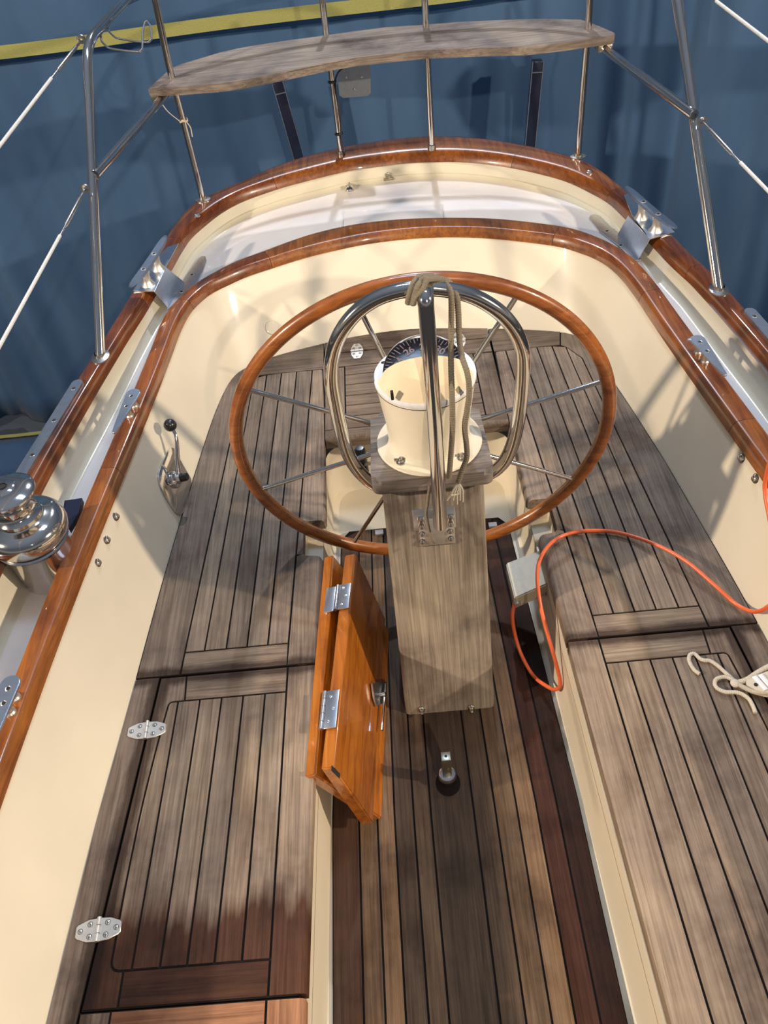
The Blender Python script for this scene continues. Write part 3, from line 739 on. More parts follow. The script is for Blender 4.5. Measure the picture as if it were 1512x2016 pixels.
# ================================================================== steering pedestal
PX = .012
def fy(z): return 1.300+.24*z          # raked forward face
t = thing('steering_pedestal', (PX, 1.5, .008), 'weathered grey wooden steering pedestal column standing in the well under the compass', 'pedestal')
m = Mesh('teak_z')
def cs(z, hw, yb_): 
    y = fy(z); r = .012
    return [Vector(p) for p in [(PX-hw+r, y, z), (PX+hw-r, y, z), (PX+hw-r*.3, y+r*.3, z), (PX+hw, y+r, z), (PX+hw, yb_, z), (PX-hw, yb_, z), (PX-hw, y+r, z), (PX-hw+r*.3, y+r*.3, z)]]
rg = [cs(z, .1345-.006*z/.79, 1.60+.05*z) for z in (.0095, .2, .4, .6, .792)]
m.loft(rg, closed=True); m.face(rg[0]); m.face(rg[-1]); m.mark(m.bm.faces, 0, (1.30, 1.42, 1.50)); m.build('column', t, angle=60)
m = Mesh('teak_x')
cp = [(PX-.152, 1.463), (PX+.152, 1.463), (PX+.144, 1.733), (PX-.144, 1.733)]
cpf = fillet([Vector(((cp[0][0]+cp[1][0])/2, cp[0][1], 0))]+[Vector((*p, 0)) for p in cp[1:]+[cp[0]]]+[Vector(((cp[0][0]+cp[1][0])/2, cp[0][1], 0))], .026, 5)
cpp = [(p.x, p.y) for p in cpf[:-1]]
fs = m.prism(cpp, .790, .832, 0, (1.15, 1.28, 1.48)); 
bmesh.ops.bevel(m.bm, geom=list(fs[0].edges), offset=.012, segments=4, affect='EDGES'); m.build('table_cap', t)
for bx, by in ((830, 1393), (927, 1388)):
    P = Yp(bx, by, 1.31); z = P.z; mm = Mesh('steel'); R = axes_rot((0, -1, .24))
    mm.lathe([(.010, 0), (.010, .006), (.0075, .008), (.0075, .013), (.005, .014), (.005, .024), (.0035, .027), (0, .028)], (P.x, fy(z), z), R, 12); mm.build('bolt', t)

# bracket plates on the column
c = Yp(857, 1030, 1.50); zb = .665; 
def face_pt(px, py):    # pixel onto the raked face
    d = ray(px, py); n = Vector((0, -1, .24)); p0 = Vector((0, 1.30, 0)); k = (p0-CAM).dot(n)/d.dot(n); return CAM+d*k
R = axes_rot((0, -1, .24), (1, 0, 0))
P0 = face_pt(855, 1020); P1 = face_pt(859, 1040)
t = thing('pedestal_bracket', P0, 'small metal bracket plates screwed on the grey pedestal below the compass guard', 'bracket')
w_ = (face_pt(898, 1015)-face_pt(814, 1020)).length; h_ = (face_pt(857, 1000)-face_pt(857, 1040)).length
m = Mesh('alu'); m.box(P0+R @ Vector((0, 0, .002)), (w_, h_*1.05, .004), R, bevel=.0015); pl_ = m.build('back_plate', t)
Pm = face_pt(860, 1045)
m = Mesh('hinge'); m.box(Pm+R @ Vector((0, 0, .003)), ((face_pt(893, 1050)-face_pt(823, 1055)).length, (face_pt(857, 1015)-face_pt(857, 1068)).length, .004), R, bevel=.0015); lp_ = m.build('lower_plate', t)
for (px, py) in [(829, 1025), (887, 1020)]:
    P = face_pt(px, py); m = Mesh('steel'); m.box(P+R @ Vector((0, 0, .006)), (.018, .034, .006), R, bevel=.002); m.build('clamp_block', t)
for (px, py) in [(830, 1019), (830, 1035), (887, 1014), (887, 1030), (831, 1049), (831, 1064), (886, 1044), (887, 1058)]:
    P = face_pt(px, py); m = Mesh('steel_dull', 'dark'); m.lathe([(.0062, .004), (.0062, .0095), (.004, .011), (0, .0112)], P, R, 14); m.lathe([(.0064, .0055), (.0075, .0055)], P, R, 14, mat=1); m.build('screw', t)

# ---- stainless compass guard
GY = 1.57
t = thing('compass_guard', (PX, 1.55, .72), 'polished stainless tube guard arching around the compass with a front leg', 'guard')
hoop_px = [(757, 962), (728, 948), (702, 922), (684, 890), (672, 850), (659, 790), (652, 745), (655, 700), (668, 660), (697, 620), (735, 591), (780, 574), (835, 567), (890, 572), (935, 585), (980, 612), (1010, 645), (1026, 680), (1030, 710), (1028, 760), (1022, 815), (1012, 865), (998, 900), (980, 922), (955, 938)]
hoop = crom([Yp(x, y, GY) for x, y in hoop_px], 6)
m = Mesh('steel'); m.tube(hoop, .0175, 18); m.build('hoop', t)
apex = Yp(842, 569, GY)
fl = [apex+Vector((-.003, .0, .0)), Yp(838, 574, 1.545), Yp(838, 588, 1.520), Yp(840, 620, 1.510), Yp(846, 700, 1.490), Yp(855, 820, 1.462), Yp(862, 940, 1.430), Yp(867, 1036, 1.412)]
m = Mesh('steel'); m.tube(crom(fl, 6), .0178, 18); m.build('front_leg', t)

# ---- binnacle compass
BX, BY = .015, 1.598
t = thing('binnacle_compass', (BX, BY, .832), 'cream white binnacle compass with black card on top of the wooden pedestal', 'compass')
m = Mesh('binnacle')
m.lathe([(0, .001), (.133, .001), (.135, .004), (.133, .008), (.112, .012), (.106, .018), (.103, .03), (.105, .08), (.110, .12), (.116, .17), (.1205, .196), (.121, .200), (.118, .2005), (.108, .2003), (0, .16)], (BX, BY, .832), seg=72)
m.build('body', t)
m = Mesh('navy'); m.lathe([(.1212, .1965), (.1216, .1975), (.1212, .1985)], (BX, BY, .832), seg=72); m.build('seam_line', t)
m = Mesh('ring_white')
m.lathe([(.1205, .200), (.1222, .203), (.1222, .213), (.1205, .216), (.101, .216), (.099, .213), (.099, .19)], (BX, BY, .832), seg=72); rg_ = m.build('top_ring', t)
zt = .832+.216
for a in (195, 208, -15, -28, 150, 30):
    m = Mesh('dark'); p = (BX+.111*cos(radians(a)), BY+.111*sin(radians(a)), zt+.0005)
    m.lathe([(0, .0006), (.0045, .0006), (.0045, 0)], p, seg=14, sx=1.35); m.build('slot', rg_)
# hood: front half dome drawn up and aft
m = Mesh('binnacle_hood'); rings = []
for k in range(9):
    v = k/8; row = []
    for j in range(33):
        a = pi+0.10+(pi-0.20)*j/32
        lo = Vector((BX+.1205*cos(a), BY+.1205*sin(a), zt-.004))
        u = j/32; b = sin(pi*u)
        hi = Vector((BX+.104*cos(a)*(1-.10*b), BY-.058*b-.006*(1-b), zt+.002+.083*b**0.85))
        p = lo.lerp(hi, v)
        bul = sin(pi*v)*.005*b
        row.append(p+Vector((0, -bul, bul*.6)))
    rings.append(row)
inner = [[Vector((p.x*.985+BX*.015, p.y+.004, p.z-.002)) for p in r] for r in rings[::-1]]
m.loft(rings+inner); hd = m.build('hood', t, recalc=True)
for (a, k_) in ((772, 778), (922, 765)):
    P = Yp(a, k_, BY-.098); m = Mesh('dark'); m.box(P, (.007, .012, .022), bevel=.002); m.build('slot', hd)
# card, tilted towards the viewer inside its dome
CT = radians(21); CC = Vector((BX, BY-.001, zt+.001)); cy2 = Vector((0, cos(CT), sin(CT))); cn = Vector((0, -sin(CT), cos(CT)))
RC = Matrix(((1, cy2.x, cn.x), (0, cy2.y, cn.y), (0, cy2.z, cn.z)))
m = Mesh('dial'); m.lathe([(0, .006), (.05, .005), (.085, .002), (.0985, -.004), (.0985, -.012), (0, -.012)], CC, RC, 72); dl = m.build('card', t)
def cpt(r, a, h=.0): return CC+RC @ Vector((r*cos(a), r*sin(a), .0065-.006*(r/.098)**2+h))
m = Mesh('pink')
for k in range(64):
    a = 2*pi*k/64; L_ = .015 if k % 2 == 0 else .009; w_ = .0011 if k % 2 == 0 else .0007
    if k % 8 == 0: L_ = .020
    m.face([cpt(.093-L_, a-w_/.08, .001), cpt(.093, a-w_/.093, .001), cpt(.093, a+w_/.093, .001), cpt(.093-L_, a+w_/.08, .001)])
m.build('tick_marks', dl, recalc=False)
def number(txt, ang, r, size):
    cu = bpy.data.curves.new('txt', 'FONT'); cu.body = txt; cu.size = size; cu.align_x = 'CENTER'; cu.align_y = 'CENTER'; cu.offset = .0006; cu.extrude = .0003
    o = bpy.data.objects.new('txt', cu); COL.objects.link(o); dg = bpy.context.evaluated_depsgraph_get()
    me = bpy.data.meshes.new_from_object(o.evaluated_get(dg)); bpy.data.objects.remove(o)
    a = radians(ang); P = cpt(r, a, .0015)
    rdir = RC @ Vector((cos(a), sin(a), 0)); nn = RC @ Vector((0, 0, 1)); tang = rdir.cross(nn)
    Mx = Matrix(((tang.x, rdir.x, nn.x, P.x), (tang.y, rdir.y, nn.y, P.y), (tang.z, rdir.z, nn.z, P.z), (0, 0, 0, 1)))
    me.transform(Mx); me.materials.clear(); me.materials.append(M['pink'])
    o = bpy.data.objects.new('numeral', me); COL.objects.link(o); o.parent = dl
    me.transform(Matrix.Translation(-(t.location+dl.location)))
for i, tx in enumerate(['22', '24', '26', '28', '30', '32']):
    number(tx, 188-i*34.3, .0635, .0245)
m = Mesh('glass'); m.lathe([(.100, .0), (.098, .014), (.088, .026), (.065, .036), (.035, .041), (0, .043)], CC, RC, 64); m.build('glass_dome', t)
# flange nuts
for (px, py) in [(790, 910), (910, 902), (851, 0)][:2]:
    P = Z(px, py, .842); m = Mesh('steel_dull'); m.lathe([(.013, -.002), (.013, .002), (.0085, .003), (.0085, .009), (.005, .010), (.005, .015), (0, .017)], P, seg=14); m.build('bolt', t)
    for w in (-1, 1):
        m = Mesh('steel_dull'); m.box(P+Vector((w*.012, 0, .009)), (.010, .003, .010), bevel=.001); m.build('wing', t)
for (px, py) in [(781, 880)]:
    P = Z(px, py, .845); m = Mesh('hinge'); m.lathe([(.005, 0), (.005, .003), (0, .004)], P, seg=12); m.build('screw', t)
for sx_ in (-1, 1):       # moulded bosses round the bolts
    m = Mesh('binnacle'); P = Z(800 if sx_ < 0 else 895, 898 if sx_ < 0 else 885, .842); m.lathe([(.030, -.003), (.028, .003), (.018, .008), (0, .010)], P, seg=28); m.build('boss', t)

# ---- steering wheel
WC = Vector((.006, 1.761, .706)); WT = -.084; WRd = .519
e1 = Vector((cos(.016), sin(.016), 0)); e2 = Vector((-sin(.016)*sin(WT), cos(.016)*sin(WT), cos(WT))); wn = e1.cross(e2)
t = thing('helm', (WC.x, WC.y, WC.z-WRd), 'large varnished wooden steering wheel with stainless spokes behind the pedestal', 'steering wheel')
m = Mesh('varnish_wheel'); m.tube([WC+(e1*cos(2*pi*k/160)+e2*sin(2*pi*k/160))*WRd for k in range(160)], .0198, 20, closed=True, flat=.9)
rim_o = m.build('rim', t)
for k in range(8):
    a = radians(16+45*k); d = e1*cos(a)+e2*sin(a); m = Mesh('steel'); m.tube([WC+d*.03, WC+d*(WRd-.012)], .0068, 12); m.build('spoke', t)
m = Mesh('steel'); m.lathe([(0, -.028), (.035, -.028), (.045, -.018), (.045, .018), (.035, .028), (0, .028)], WC, axes_rot(wn), 32); hb = m.build('hub', t)
m = Mesh('steel_dull'); m.tube([WC+wn*.02, WC+Vector((0, -.10, .0))], .016, 16); m.build('shaft', hb)

# ---- rope over the guard
t = thing('rope', (.08, 1.5, .72), 'tan braided rope looped over the top of the compass guard and hanging down', 'rope')
G = .0072
def ropept(px, py, y): return Yp(px, py, y)
ra = [(803, 597, 1.535), (806, 580, 1.53), (815, 556, 1.54), (828, 545, 1.56), (850, 545, 1.575), (872, 553, 1.58), (886, 572, 1.555), (889, 600, 1.545), (888, 660, 1.54), (888, 720, 1.50), (890, 780, 1.465), (891, 840, 1.455), (888, 890, 1.450), (884, 940, 1.440)]
rb = [(812, 600, 1.525), (817, 580, 1.525), (824, 560, 1.53), (838, 551, 1.548), (862, 548, 1.575), (884, 556, 1.58), (898, 580, 1.555), (902, 610, 1.55), (904, 660, 1.54), (909, 700, 1.50), (920, 735, 1.47), (924, 770, 1.462), (920, 805, 1.46), (915, 840, 1.46), (918, 872, 1.46), (919, 900, 1.455), (910, 925, 1.448), (902, 950, 1.442)]
def braid(m, pts, r, pitch=.012):
    P = resample(crom([ropept(*q) for q in pts], 8), 260); L = sum((b-a).length for a, b in zip(P, P[1:])); n = int(L/.0022); P = resample(P, n)
    m.tube(P, [r*(1+.09*sin(i*.0022/pitch*4*pi)) for i in range(n)], 12)
m = Mesh('rope_tan'); braid(m, ra, .0066); m.build('strand', t)
m = Mesh('rope_tan'); braid(m, rb, .0066); m.build('strand', t)
m = Mesh('rope_tan'); braid(m, [(828, 552, 1.545), (840, 548, 1.535), (832, 568, 1.525), (818, 585, 1.52), (814, 600, 1.515)], .0062); m.build('hitch', t)
m = Mesh('rope_white')
for dx, ex, ey in [(-8, 880, 985), (-4, 892, 985), (0, 900, 992), (4, 905, 985), (8, 911, 988), (2, 888, 975)]:
    m.tube(crom([Yp(902, 950, 1.442), Yp(902+dx, 962, 1.438), Yp(900+dx*1.4, 972, 1.434), Yp(ex, ey, 1.43)], 5), .0024, 6)
m.build('frayed_end', t)
m = Mesh('rope_tan'); braid(m, [(846, 955, 1.45), (842, 990, 1.448), (839, 1010, 1.440), (843, 1035, 1.425), (850, 1060, 1.41), (855, 1068, 1.41)], .004)
tag(m.build('cord'), 'short frayed cord tied at the bracket below the guard front leg', 'cord')

# ---- floor socket of the emergency steering
P = Z(882, 1543, .012)
t = thing('floor_post', (P.x, P.y, .009), 'square bronze post in a round steel collar on the teak floor before the pedestal', 'post')
m = Mesh('steel'); m.lathe([(0, .045), (.016, .045), (.023, .042), (.026, .036), (.026, .028), (.0235, .026), (.0235, .0), (0, 0)], (P.x, P.y+.012, .009), seg=32); m.build('collar', t)
m = Mesh('brass', 'dark'); m.box((P.x, P.y+.012, .095), (.026, .026, .11), bevel=.0015); m.lathe([(0, .0006), (.004, .0006), (.004, 0)], (P.x, P.y+.012, .15), seg=12, mat=1); m.build('square_shaft', t)
m = Mesh('caulk'); m.lathe([(0, .0005), (.034, .0005), (.035, 0)], (P.x, P.y+.004, .0092), seg=32, sy=1.15); m.build('sealant_ring', t)

# ================================================================== folded washboard doors
t = thing('companionway_doors', (-.25, 1.3, .009), 'folded pair of orange varnished wooden doors leaning against the left bench edge', 'doors')
def slab(A0, A1, Blo0, Blo1, th, mat, name, cut=None):
    """board with top edge A0..A1 and lower edge B..; th thickness towards port"""
    A0, A1, B0, B1 = map(Vector, (A0, A1, Blo0, Blo1)); nn = (A1-A0).cross(B0-A0).normalized()
    if nn.x > 0: nn = -nn
    m = Mesh(mat); a = [A0, A1, B1, B0]; b = [p+nn*th for p in a]
    va, vb = m.verts(a), m.verts(b); fs = [m.bm.faces.new(va), m.bm.faces.new(vb[::-1])]
    for i in range(4): fs.append(m.bm.faces.new((va[i], vb[i], vb[(i+1) % 4], va[(i+1) % 4])))
    m.mark(fs, 0, (1, 1, 1), (random.random()*4, random.random()*4, 0))
    bmesh.ops.recalc_face_normals(m.bm, faces=m.bm.faces[:])
    bmesh.ops.bevel(m.bm, geom=m.bm.edges[:], offset=.0045, segments=3, affect='EDGES')
    return m.build(name, t), nn
# leaf with latch (nearer the pedestal)
zt_ = .345
F0 = Z(658, 1512, zt_); F1 = Z(700, 1088, zt_); L0 = Z(735, 1622, .06); L1 = Z(768, 1380, .04); 
L1 = Vector((L1.x+.001, F1.y-.03, .04)); 
lf, nn1 = slab(F0, F1, L0, L1, .036, 'varnish_door', 'door_leaf')
def on_leaf(px, py, O, n):
    d = ray(px, py); k = (O-CAM).dot(n)/d.dot(n); return CAM+d*k
F0b = Z(630, 1540, .325); F1b = Z(662, 1090, .335)
lb, nn2 = slab(F0b+Vector((-.012, .02, 0)), Vector((F1b.x-.010, F1b.y, F1b.z)), Z(752, 1612, .012), Vector((-.155, 1.62, .012)), .034, 'varnish_door', 'door_leaf')
# hinges on the top edges
for (px, py, w1, w2, lab) in [(678, 1174, 32, 54, 'a'), (653, 1396, 36, 66, 'b')]:
    c = Z(px, py, .3475); along = (F1-F0).normalized(); side = (nn1-along*nn1.dot(along)).normalized()
    R = axes_rot(side.cross(along)*-1 if side.cross(along).z < 0 else side.cross(along), along)
    m = Mesh('alu'); Rr = Matrix((along, side*-1, along.cross(side*-1))).transposed()
    sc = .0016
    m.box(c, (w2*.0017, .034, .004), Rr, bevel=.001)
    hg = m.build('hinge', t)
    m = Mesh('alu'); 
    pc = c+side*.024
    for k in range(5):
        q = pc+along*((k-2)*w2*.0017/5); m.tube([q-along*w2*.0016/10, q+along*w2*.0016/10], .006, 10)
    m.build('knuckle', hg)
    if lab == 'a':
        m = Mesh('alu'); m.box(c+side*.046+Vector((0, 0, -.004)), (w2*.0017, .030, .004), Rr, bevel=.001); m.build('leaf_plate', hg)
    for q, r_ in ((-.33, .2), (0, -.15), (.33, .2)):
        m = Mesh('steel_dull', 'dark'); P = c+along*q*w2*.0017+side*(r_*.03)+Vector((0, 0, .002)); m.lathe([(.0045, 0), (.004, .0015), (0, .0018)], P, seg=12); m.box(P+Vector((0, 0, .002)), (.008, .001, .0005), Matrix.Rotation(random.random()*3, 3, 'Z'), mat=1); m.build('screw', hg)
# latch on the face
fn = -nn1
A_ = on_leaf(742, 1348, F0, nn1); B_ = on_leaf(747, 1435, F0, nn1)
R = axes_rot(fn, B_-A_)
m = Mesh('steel_dull'); pts = [on_leaf(x, y, F0, nn1)+fn*.001 for x, y in [(729, 1346), (740, 1343), (757, 1343), (758, 1352), (750, 1385), (738, 1391), (733, 1375)]]
va = m.verts(pts); vb = m.verts([p+fn*.006 for p in pts]); n_ = len(pts); m.bm.faces.new(va[::-1]); m.bm.faces.new(vb)
for i in range(n_): m.bm.faces.new((va[i], va[(i+1) % n_], vb[(i+1) % n_], vb[i]))
lt_ = m.build('latch_plate', t)
m = Mesh('steel'); a = on_leaf(750, 1348, F0, nn1)+fn*.016; b = on_leaf(742, 1440, F0, nn1)+fn*.014; m.box((a+b)/2, ((b-a).length, .010, .006), axes_rot(fn, b-a), bevel=.0015); m.tube([on_leaf(747, 1368, F0, nn1), on_leaf(747, 1368, F0, nn1)+fn*.02], .007, 12); m.build('latch_lever', lt_)
m = Mesh('dark'); a = on_leaf(652, 1512, F0, nn1); b = on_leaf(668, 1528, F0, nn1); m.box((a+b)/2+fn*.001, ((b-a).length, .012, .002), axes_rot(fn, b-a)); m.build('finger_slot', lf)

# ================================================================== cleats, chocks, track, studs
def plate_poly(m, pts, th, n, mat=0, bevel=.001):
    n = Vector(n); va = m.verts(pts); vb = m.verts([Vector(p)+n*th for p in pts]); k = len(pts)
    fs = [m.bm.faces.new(va[::-1]), m.bm.faces.new(vb)]
    for i in range(k): fs.append(m.bm.faces.new((va[i], va[(i+1) % k], vb[(i+1) % k], vb[i])))
    m.mark(fs, mat)
    return fs
def teardrop(A, B, ra_, rb_, z):
    """outline round at A tapering to B"""
    A, B = Vector((A.x, A.y, 0)), Vector((B.x, B.y, 0)); d = (B-A).normalized(); s = Vector((-d.y, d.x, 0)); out = []
    for k in range(9): a = pi/2+pi*k/8; out.append(A+(d*cos(a)+s*sin(a))*ra_)
    for k in range(5): a = -pi/2+pi*k/4; out.append(B+(d*cos(a)+s*sin(a))*rb_)
    return [Vector((p.x, p.y, z)) for p in out]
def jam_cleat(A, B, inboard, label):
    zc_ = .660; A, B = Z(*A, zc_), Z(*B, zc_); d = (B-A).normalized()
    t = thing('jam_cleat', ((A.x+B.x)/2, (A.y+B.y)/2, .627), label, 'cleat', 'cleats on the inner rail')
    m = Mesh('alu'); p = teardrop(A, B, .024, .007, zc_); plate_poly(m, p, .009, (0, 0, 1))
    bmesh.ops.bevel(m.bm, geom=[e for e in m.bm.edges if abs(e.verts[0].co.z-e.verts[1].co.z) < .001], offset=.002, segments=2, affect='EDGES')
    m.build('horn', t)
    for k in (.09, .36):
        c_ = A.lerp(B, k); m = Mesh('hinge'); 
        m.lathe([(.013, 0), (.013, .006), (.0095, .010), (.0095, zc_-.627+.001)], (c_.x, c_.y, .626), seg=20); m.build('post', t)
        m = Mesh('dark', 'steel_dull'); m.lathe([(0, .0008), (.0045, .0008), (.0045, 0)], (c_.x, c_.y, zc_+.009), seg=16); m.lathe([(.0045, .0004), (.0062, .0012), (.0078, .0)], (c_.x, c_.y, zc_+.009), seg=16, mat=1); m.build('screw_hole', t)
jam_cleat((263, 778), (226, 853), 1, 'small pointed aluminium cleat on the left inner rail, left of the black-knobbed lever')
jam_cleat((1373, 672), (1426, 740), -1, 'small pointed aluminium cleat on the right inner rail beside the wheel')
jam_cleat((22, 1350), (-12, 1460), 1, 'small pointed aluminium cleat at the left picture edge below the winch')

def mirror_pts(pts): return pts
def chock(horn, foot_outline, bend, low, flange, label):
    A, B = Z(*horn[0], .745), Z(*horn[1], .745)
    t = thing('mooring_cleat', ((A.x+B.x)/2, (A.y+B.y)/2, .687), label, 'cleat', 'mooring cleats on the outer rail')
    m = Mesh('alu'); d = (B-A).normalized(); s = Vector((-d.y, d.x, 0)); n = 24; rows = []
    for i in range(n+1):
        u = i/n; c = A.lerp(B, u); wdt = .019*(1-abs(2*u-1)**6*.75)+.002; dz = .010*abs(2*u-1)**2.5
        thk = .010*(1-.5*abs(2*u-1)**4)
        rows.append([c+s*wdt+Vector((0, 0, dz+thk*.4)), c+s*wdt*.7+Vector((0, 0, dz+thk)), c-s*wdt*.7+Vector((0, 0, dz+thk)), c-s*wdt+Vector((0, 0, dz+thk*.4)), c-s*wdt*.7+Vector((0, 0, dz)), c+s*wdt*.7+Vector((0, 0, dz))])
    m.loft(rows, closed=True); m.face(rows[0]); m.face(rows[-1][::-1]); hn = m.build('horn', t)
    for k in (.36, .66):
        c = A.lerp(B, k); m = Mesh('dark', 'hinge'); m.lathe([(0, .001), (.006, .001), (.006, -.003)], (c.x, c.y, .7555), seg=16); m.lathe([(.006, .0006), (.009, .0012), (.011, -.0006)], (c.x, c.y, .7555), seg=16, mat=1); m.build('bolt_hole', hn)
        m = Mesh('hinge'); m.lathe([(.027, 0), (.024, .006), (.0165, .018), (.0145, .034), (.017, .050), (.019, .058)], (c.x, c.y, .690), seg=24); m.build('post', t)
    # base plate over the rail, bent down to the deck
    m = Mesh('alu'); zt2 = .6885; P = [Z(x, y, zt2) for x, y in foot_outline]
    plate_poly(m, P, .003, (0, 0, 1)); 
    b0, b1 = Z(*bend[0], zt2), Z(*bend[1], zt2); l0, l1 = Z(*low[0], DZ+.004), Z(*low[1], DZ+.004)
    nn = (b1-b0).cross(l0-b0).normalized(); nn = nn if nn.z > 0 else -nn
    plate_poly(m, [b0, b1, l1, l0], .003, nn)
    m.build('bent_plate', t)
    m = Mesh('alu', 'dark'); P = [Z(x, y, DZ+.003) for x, y in flange]; plate_poly(m, P, .003, (0, 0, 1)); fp = m.build('deck_flange', t)
    return t, fp
def flange_hole(fp, px, py):
    P = Z(px, py, DZ+.0065); m = Mesh('dark', 'hinge'); m.lathe([(0, .0012), (.006, .0012), (.006, 0)], P, seg=14); m.lathe([(.006, .0008), (.009, .001), (.010, 0)], P, seg=14, mat=1); m.build('bolt_hole', fp)
tL, fpL = chock([(328, 470), (259, 571)], [(330, 488), (352, 480), (326, 528), (304, 575), (262, 574), (290, 530)], [(326, 527), (304, 575)], [(362, 556), (330, 607)],
      [(391, 510), (398, 505), (405, 506), (407, 514), (400, 535), (384, 562), (352, 590), (329, 610), (345, 582), (362, 552)], 'twin-post mooring cleat on a bent plate over the left outer rail')
flange_hole(fpL, 378, 541); flange_hole(fpL, 357, 574)
tR, fpR = chock([(1233, 374), (1330, 456)], [(1228, 385), (1248, 378), (1290, 420), (1328, 458), (1280, 472), (1244, 424)], [(1238, 424), (1280, 471)], [(1217, 462), (1257, 512)],
      [(1160, 430), (1163, 425), (1170, 423), (1178, 426), (1200, 448), (1222, 462), (1262, 512), (1250, 514), (1215, 482), (1180, 457)], 'twin-post mooring cleat on a bent plate over the right outer rail')
flange_hole(fpR, 1195, 455); flange_hole(fpR, 1222, 483)

def track(A, B, r, holes, label):
    A, B = Z(*A, .692), Z(*B, .692); t = thing('sheet_track', ((A.x+B.x)/2, (A.y+B.y)/2, .687), label, 'track', 'flat tracks on the outer rail')
    m = Mesh('alu'); plate_poly(m, teardrop(A, B, r, r, .687), .008, (0, 0, 1)); tr = m.build('flat_bar', t); d = (B-A).normalized()
    s0 = 0.03
    while s0 < (B-A).length and holes:
        c = A+d*s0; m = Mesh('dark', 'steel_dull'); m.lathe([(0, .0006), (.005, .0006), (.005, 0)], (c.x, c.y, .695), seg=14); m.lathe([(.005, .0004), (.008, .0008), (.0085, 0)], (c.x, c.y, .695), seg=14, mat=1); m.build('hole', tr); s0 += .16
track((152, 755), (25, 960), .0185, True, 'long flat aluminium track with holes on the left outer rail behind the winch')
track((1477, 614), (1640, 800), .0185, True, 'flat aluminium track with holes on the right outer rail at the picture edge')

for (px, py, lab) in [(388, 425, 'left'), (1160, 340, 'right')]:
    P = Z(px, py, .688); m = Mesh('steel_dull'); m.lathe([(.013, -.002), (.013, .003), (.009, .005), (.009, .010), (.004, .012), (0, .012)], P, seg=8)
    tag(m.build('rail_bolt'), 'small bolt head on top of the outer rail by the %s stern post' % lab, 'bolt')
for (px, py, lab) in [(402, 463, 'left'), (1156, 380, 'right')]:
    P = Z(px, py, DZ+.001); t = thing('hex_nut', P, 'nut with white sealant on the deck under the outer rail at the %s stern corner' % lab, 'nut', 'nuts on the stern deck corners')
    m = Mesh('deck'); m.lathe([(.021, 0), (.019, .003), (0, .004)], P, seg=6); m.build('sealant', t)
    m = Mesh('hinge'); m.lathe([(.015, .003), (.015, .014), (.010, .015), (.010, .05), (0, .05)], P, seg=6); m.build('nut_body', t)
P = Z(765, 354, DZ+.001); t = thing('pad_fitting', P, 'small square metal fitting on the white stern deck at the centre', 'fitting')
m = Mesh('brass'); m.box(P+Vector((0, 0, .007)), (.048, .03, .012), bevel=.004); m.box(P+Vector((0, .008, .018)), (.03, .016, .022), bevel=.004); m.build('fitting_body', t)
m = Mesh('steel'); m.lathe([(.009, 0), (.007, .004), (0, .005)], P+Vector((0, .006, .029)), seg=14); m.build('screw', t)

# coaming screws
fq = [(228, 1017), (210, 1063), (192, 1108)]; gq = [(1460, 902), (1487, 942)]
wallpts = list(zip(f2, top))
def on_coaming(px, py):
    best = None
    d = ray(px, py)
    for (a, b), (c, e) in zip(wallpts, wallpts[1:]):
        n_ = (b-a).cross(c-a)
        if abs(d.dot(n_)) < 1e-9: continue
        k = (a-CAM).dot(n_)/d.dot(n_); P = CAM+d*k
        if k <= 0: continue
        y0_, y1_ = sorted((min(a.y, b.y), max(c.y, e.y)))
        mid = (a+b+c+e)/4; dist = (P-mid).length
        if best is None or dist < best[0]: best = (dist, P, n_.normalized())
    return best[1], best[2]
def onc(px, py):
    # nearest section whose facet contains the hit
    d = ray(px, py); cands = []
    for (a, b), (c, e) in zip(wallpts, wallpts[1:]):
        n_ = (b-a).cross(c-a); den = d.dot(n_)
        if abs(den) < 1e-12: continue
        k = (a-CAM).dot(n_)/den; P = CAM+d*k
        if k <= 0: continue
        t_ = (P.z-a.z)/(b.z-a.z); q0 = a.lerp(b, t_); q1 = c.lerp(e, t_); dd = q1-q0; s_ = (P-q0).dot(dd)/dd.length_squared
        if -.2 <= s_ <= 1.2 and -.2 < t_ < 1.2 and (P-(q0+dd*s_)).length < .01: cands.append((k, P, n_.normalized()))
    if not cands: return on_coaming(px, py)
    k, P, n_ = min(cands, key=lambda c: c[0]); return P, n_
for i, (px, py) in enumerate(fq+gq):
    P, n_ = onc(px, py); n_ = n_ if n_.dot(CAM-P) > 0 else -n_
    side = 'left' if i < 3 else 'right'; pos = ['nearest the lever', 'in the middle', 'nearest the viewer', 'nearer the wheel', 'nearer the viewer'][i]
    m = Mesh('steel', 'dark'); m.lathe([(.0125, 0), (.0125, .002), (.0085, .0035), (.0085, .0075), (.005, .010), (0, .0105)], P, axes_rot(n_), 14); m.lathe([(.0128, .0003), (.0145, .0003)], P, axes_rot(n_), 14, mat=1)
    tag(m.build('cap_nut'), 'round steel nut on the %s cream coaming face, %s of its row' % (side, pos), 'nut', 'nuts on the %s coaming' % side)

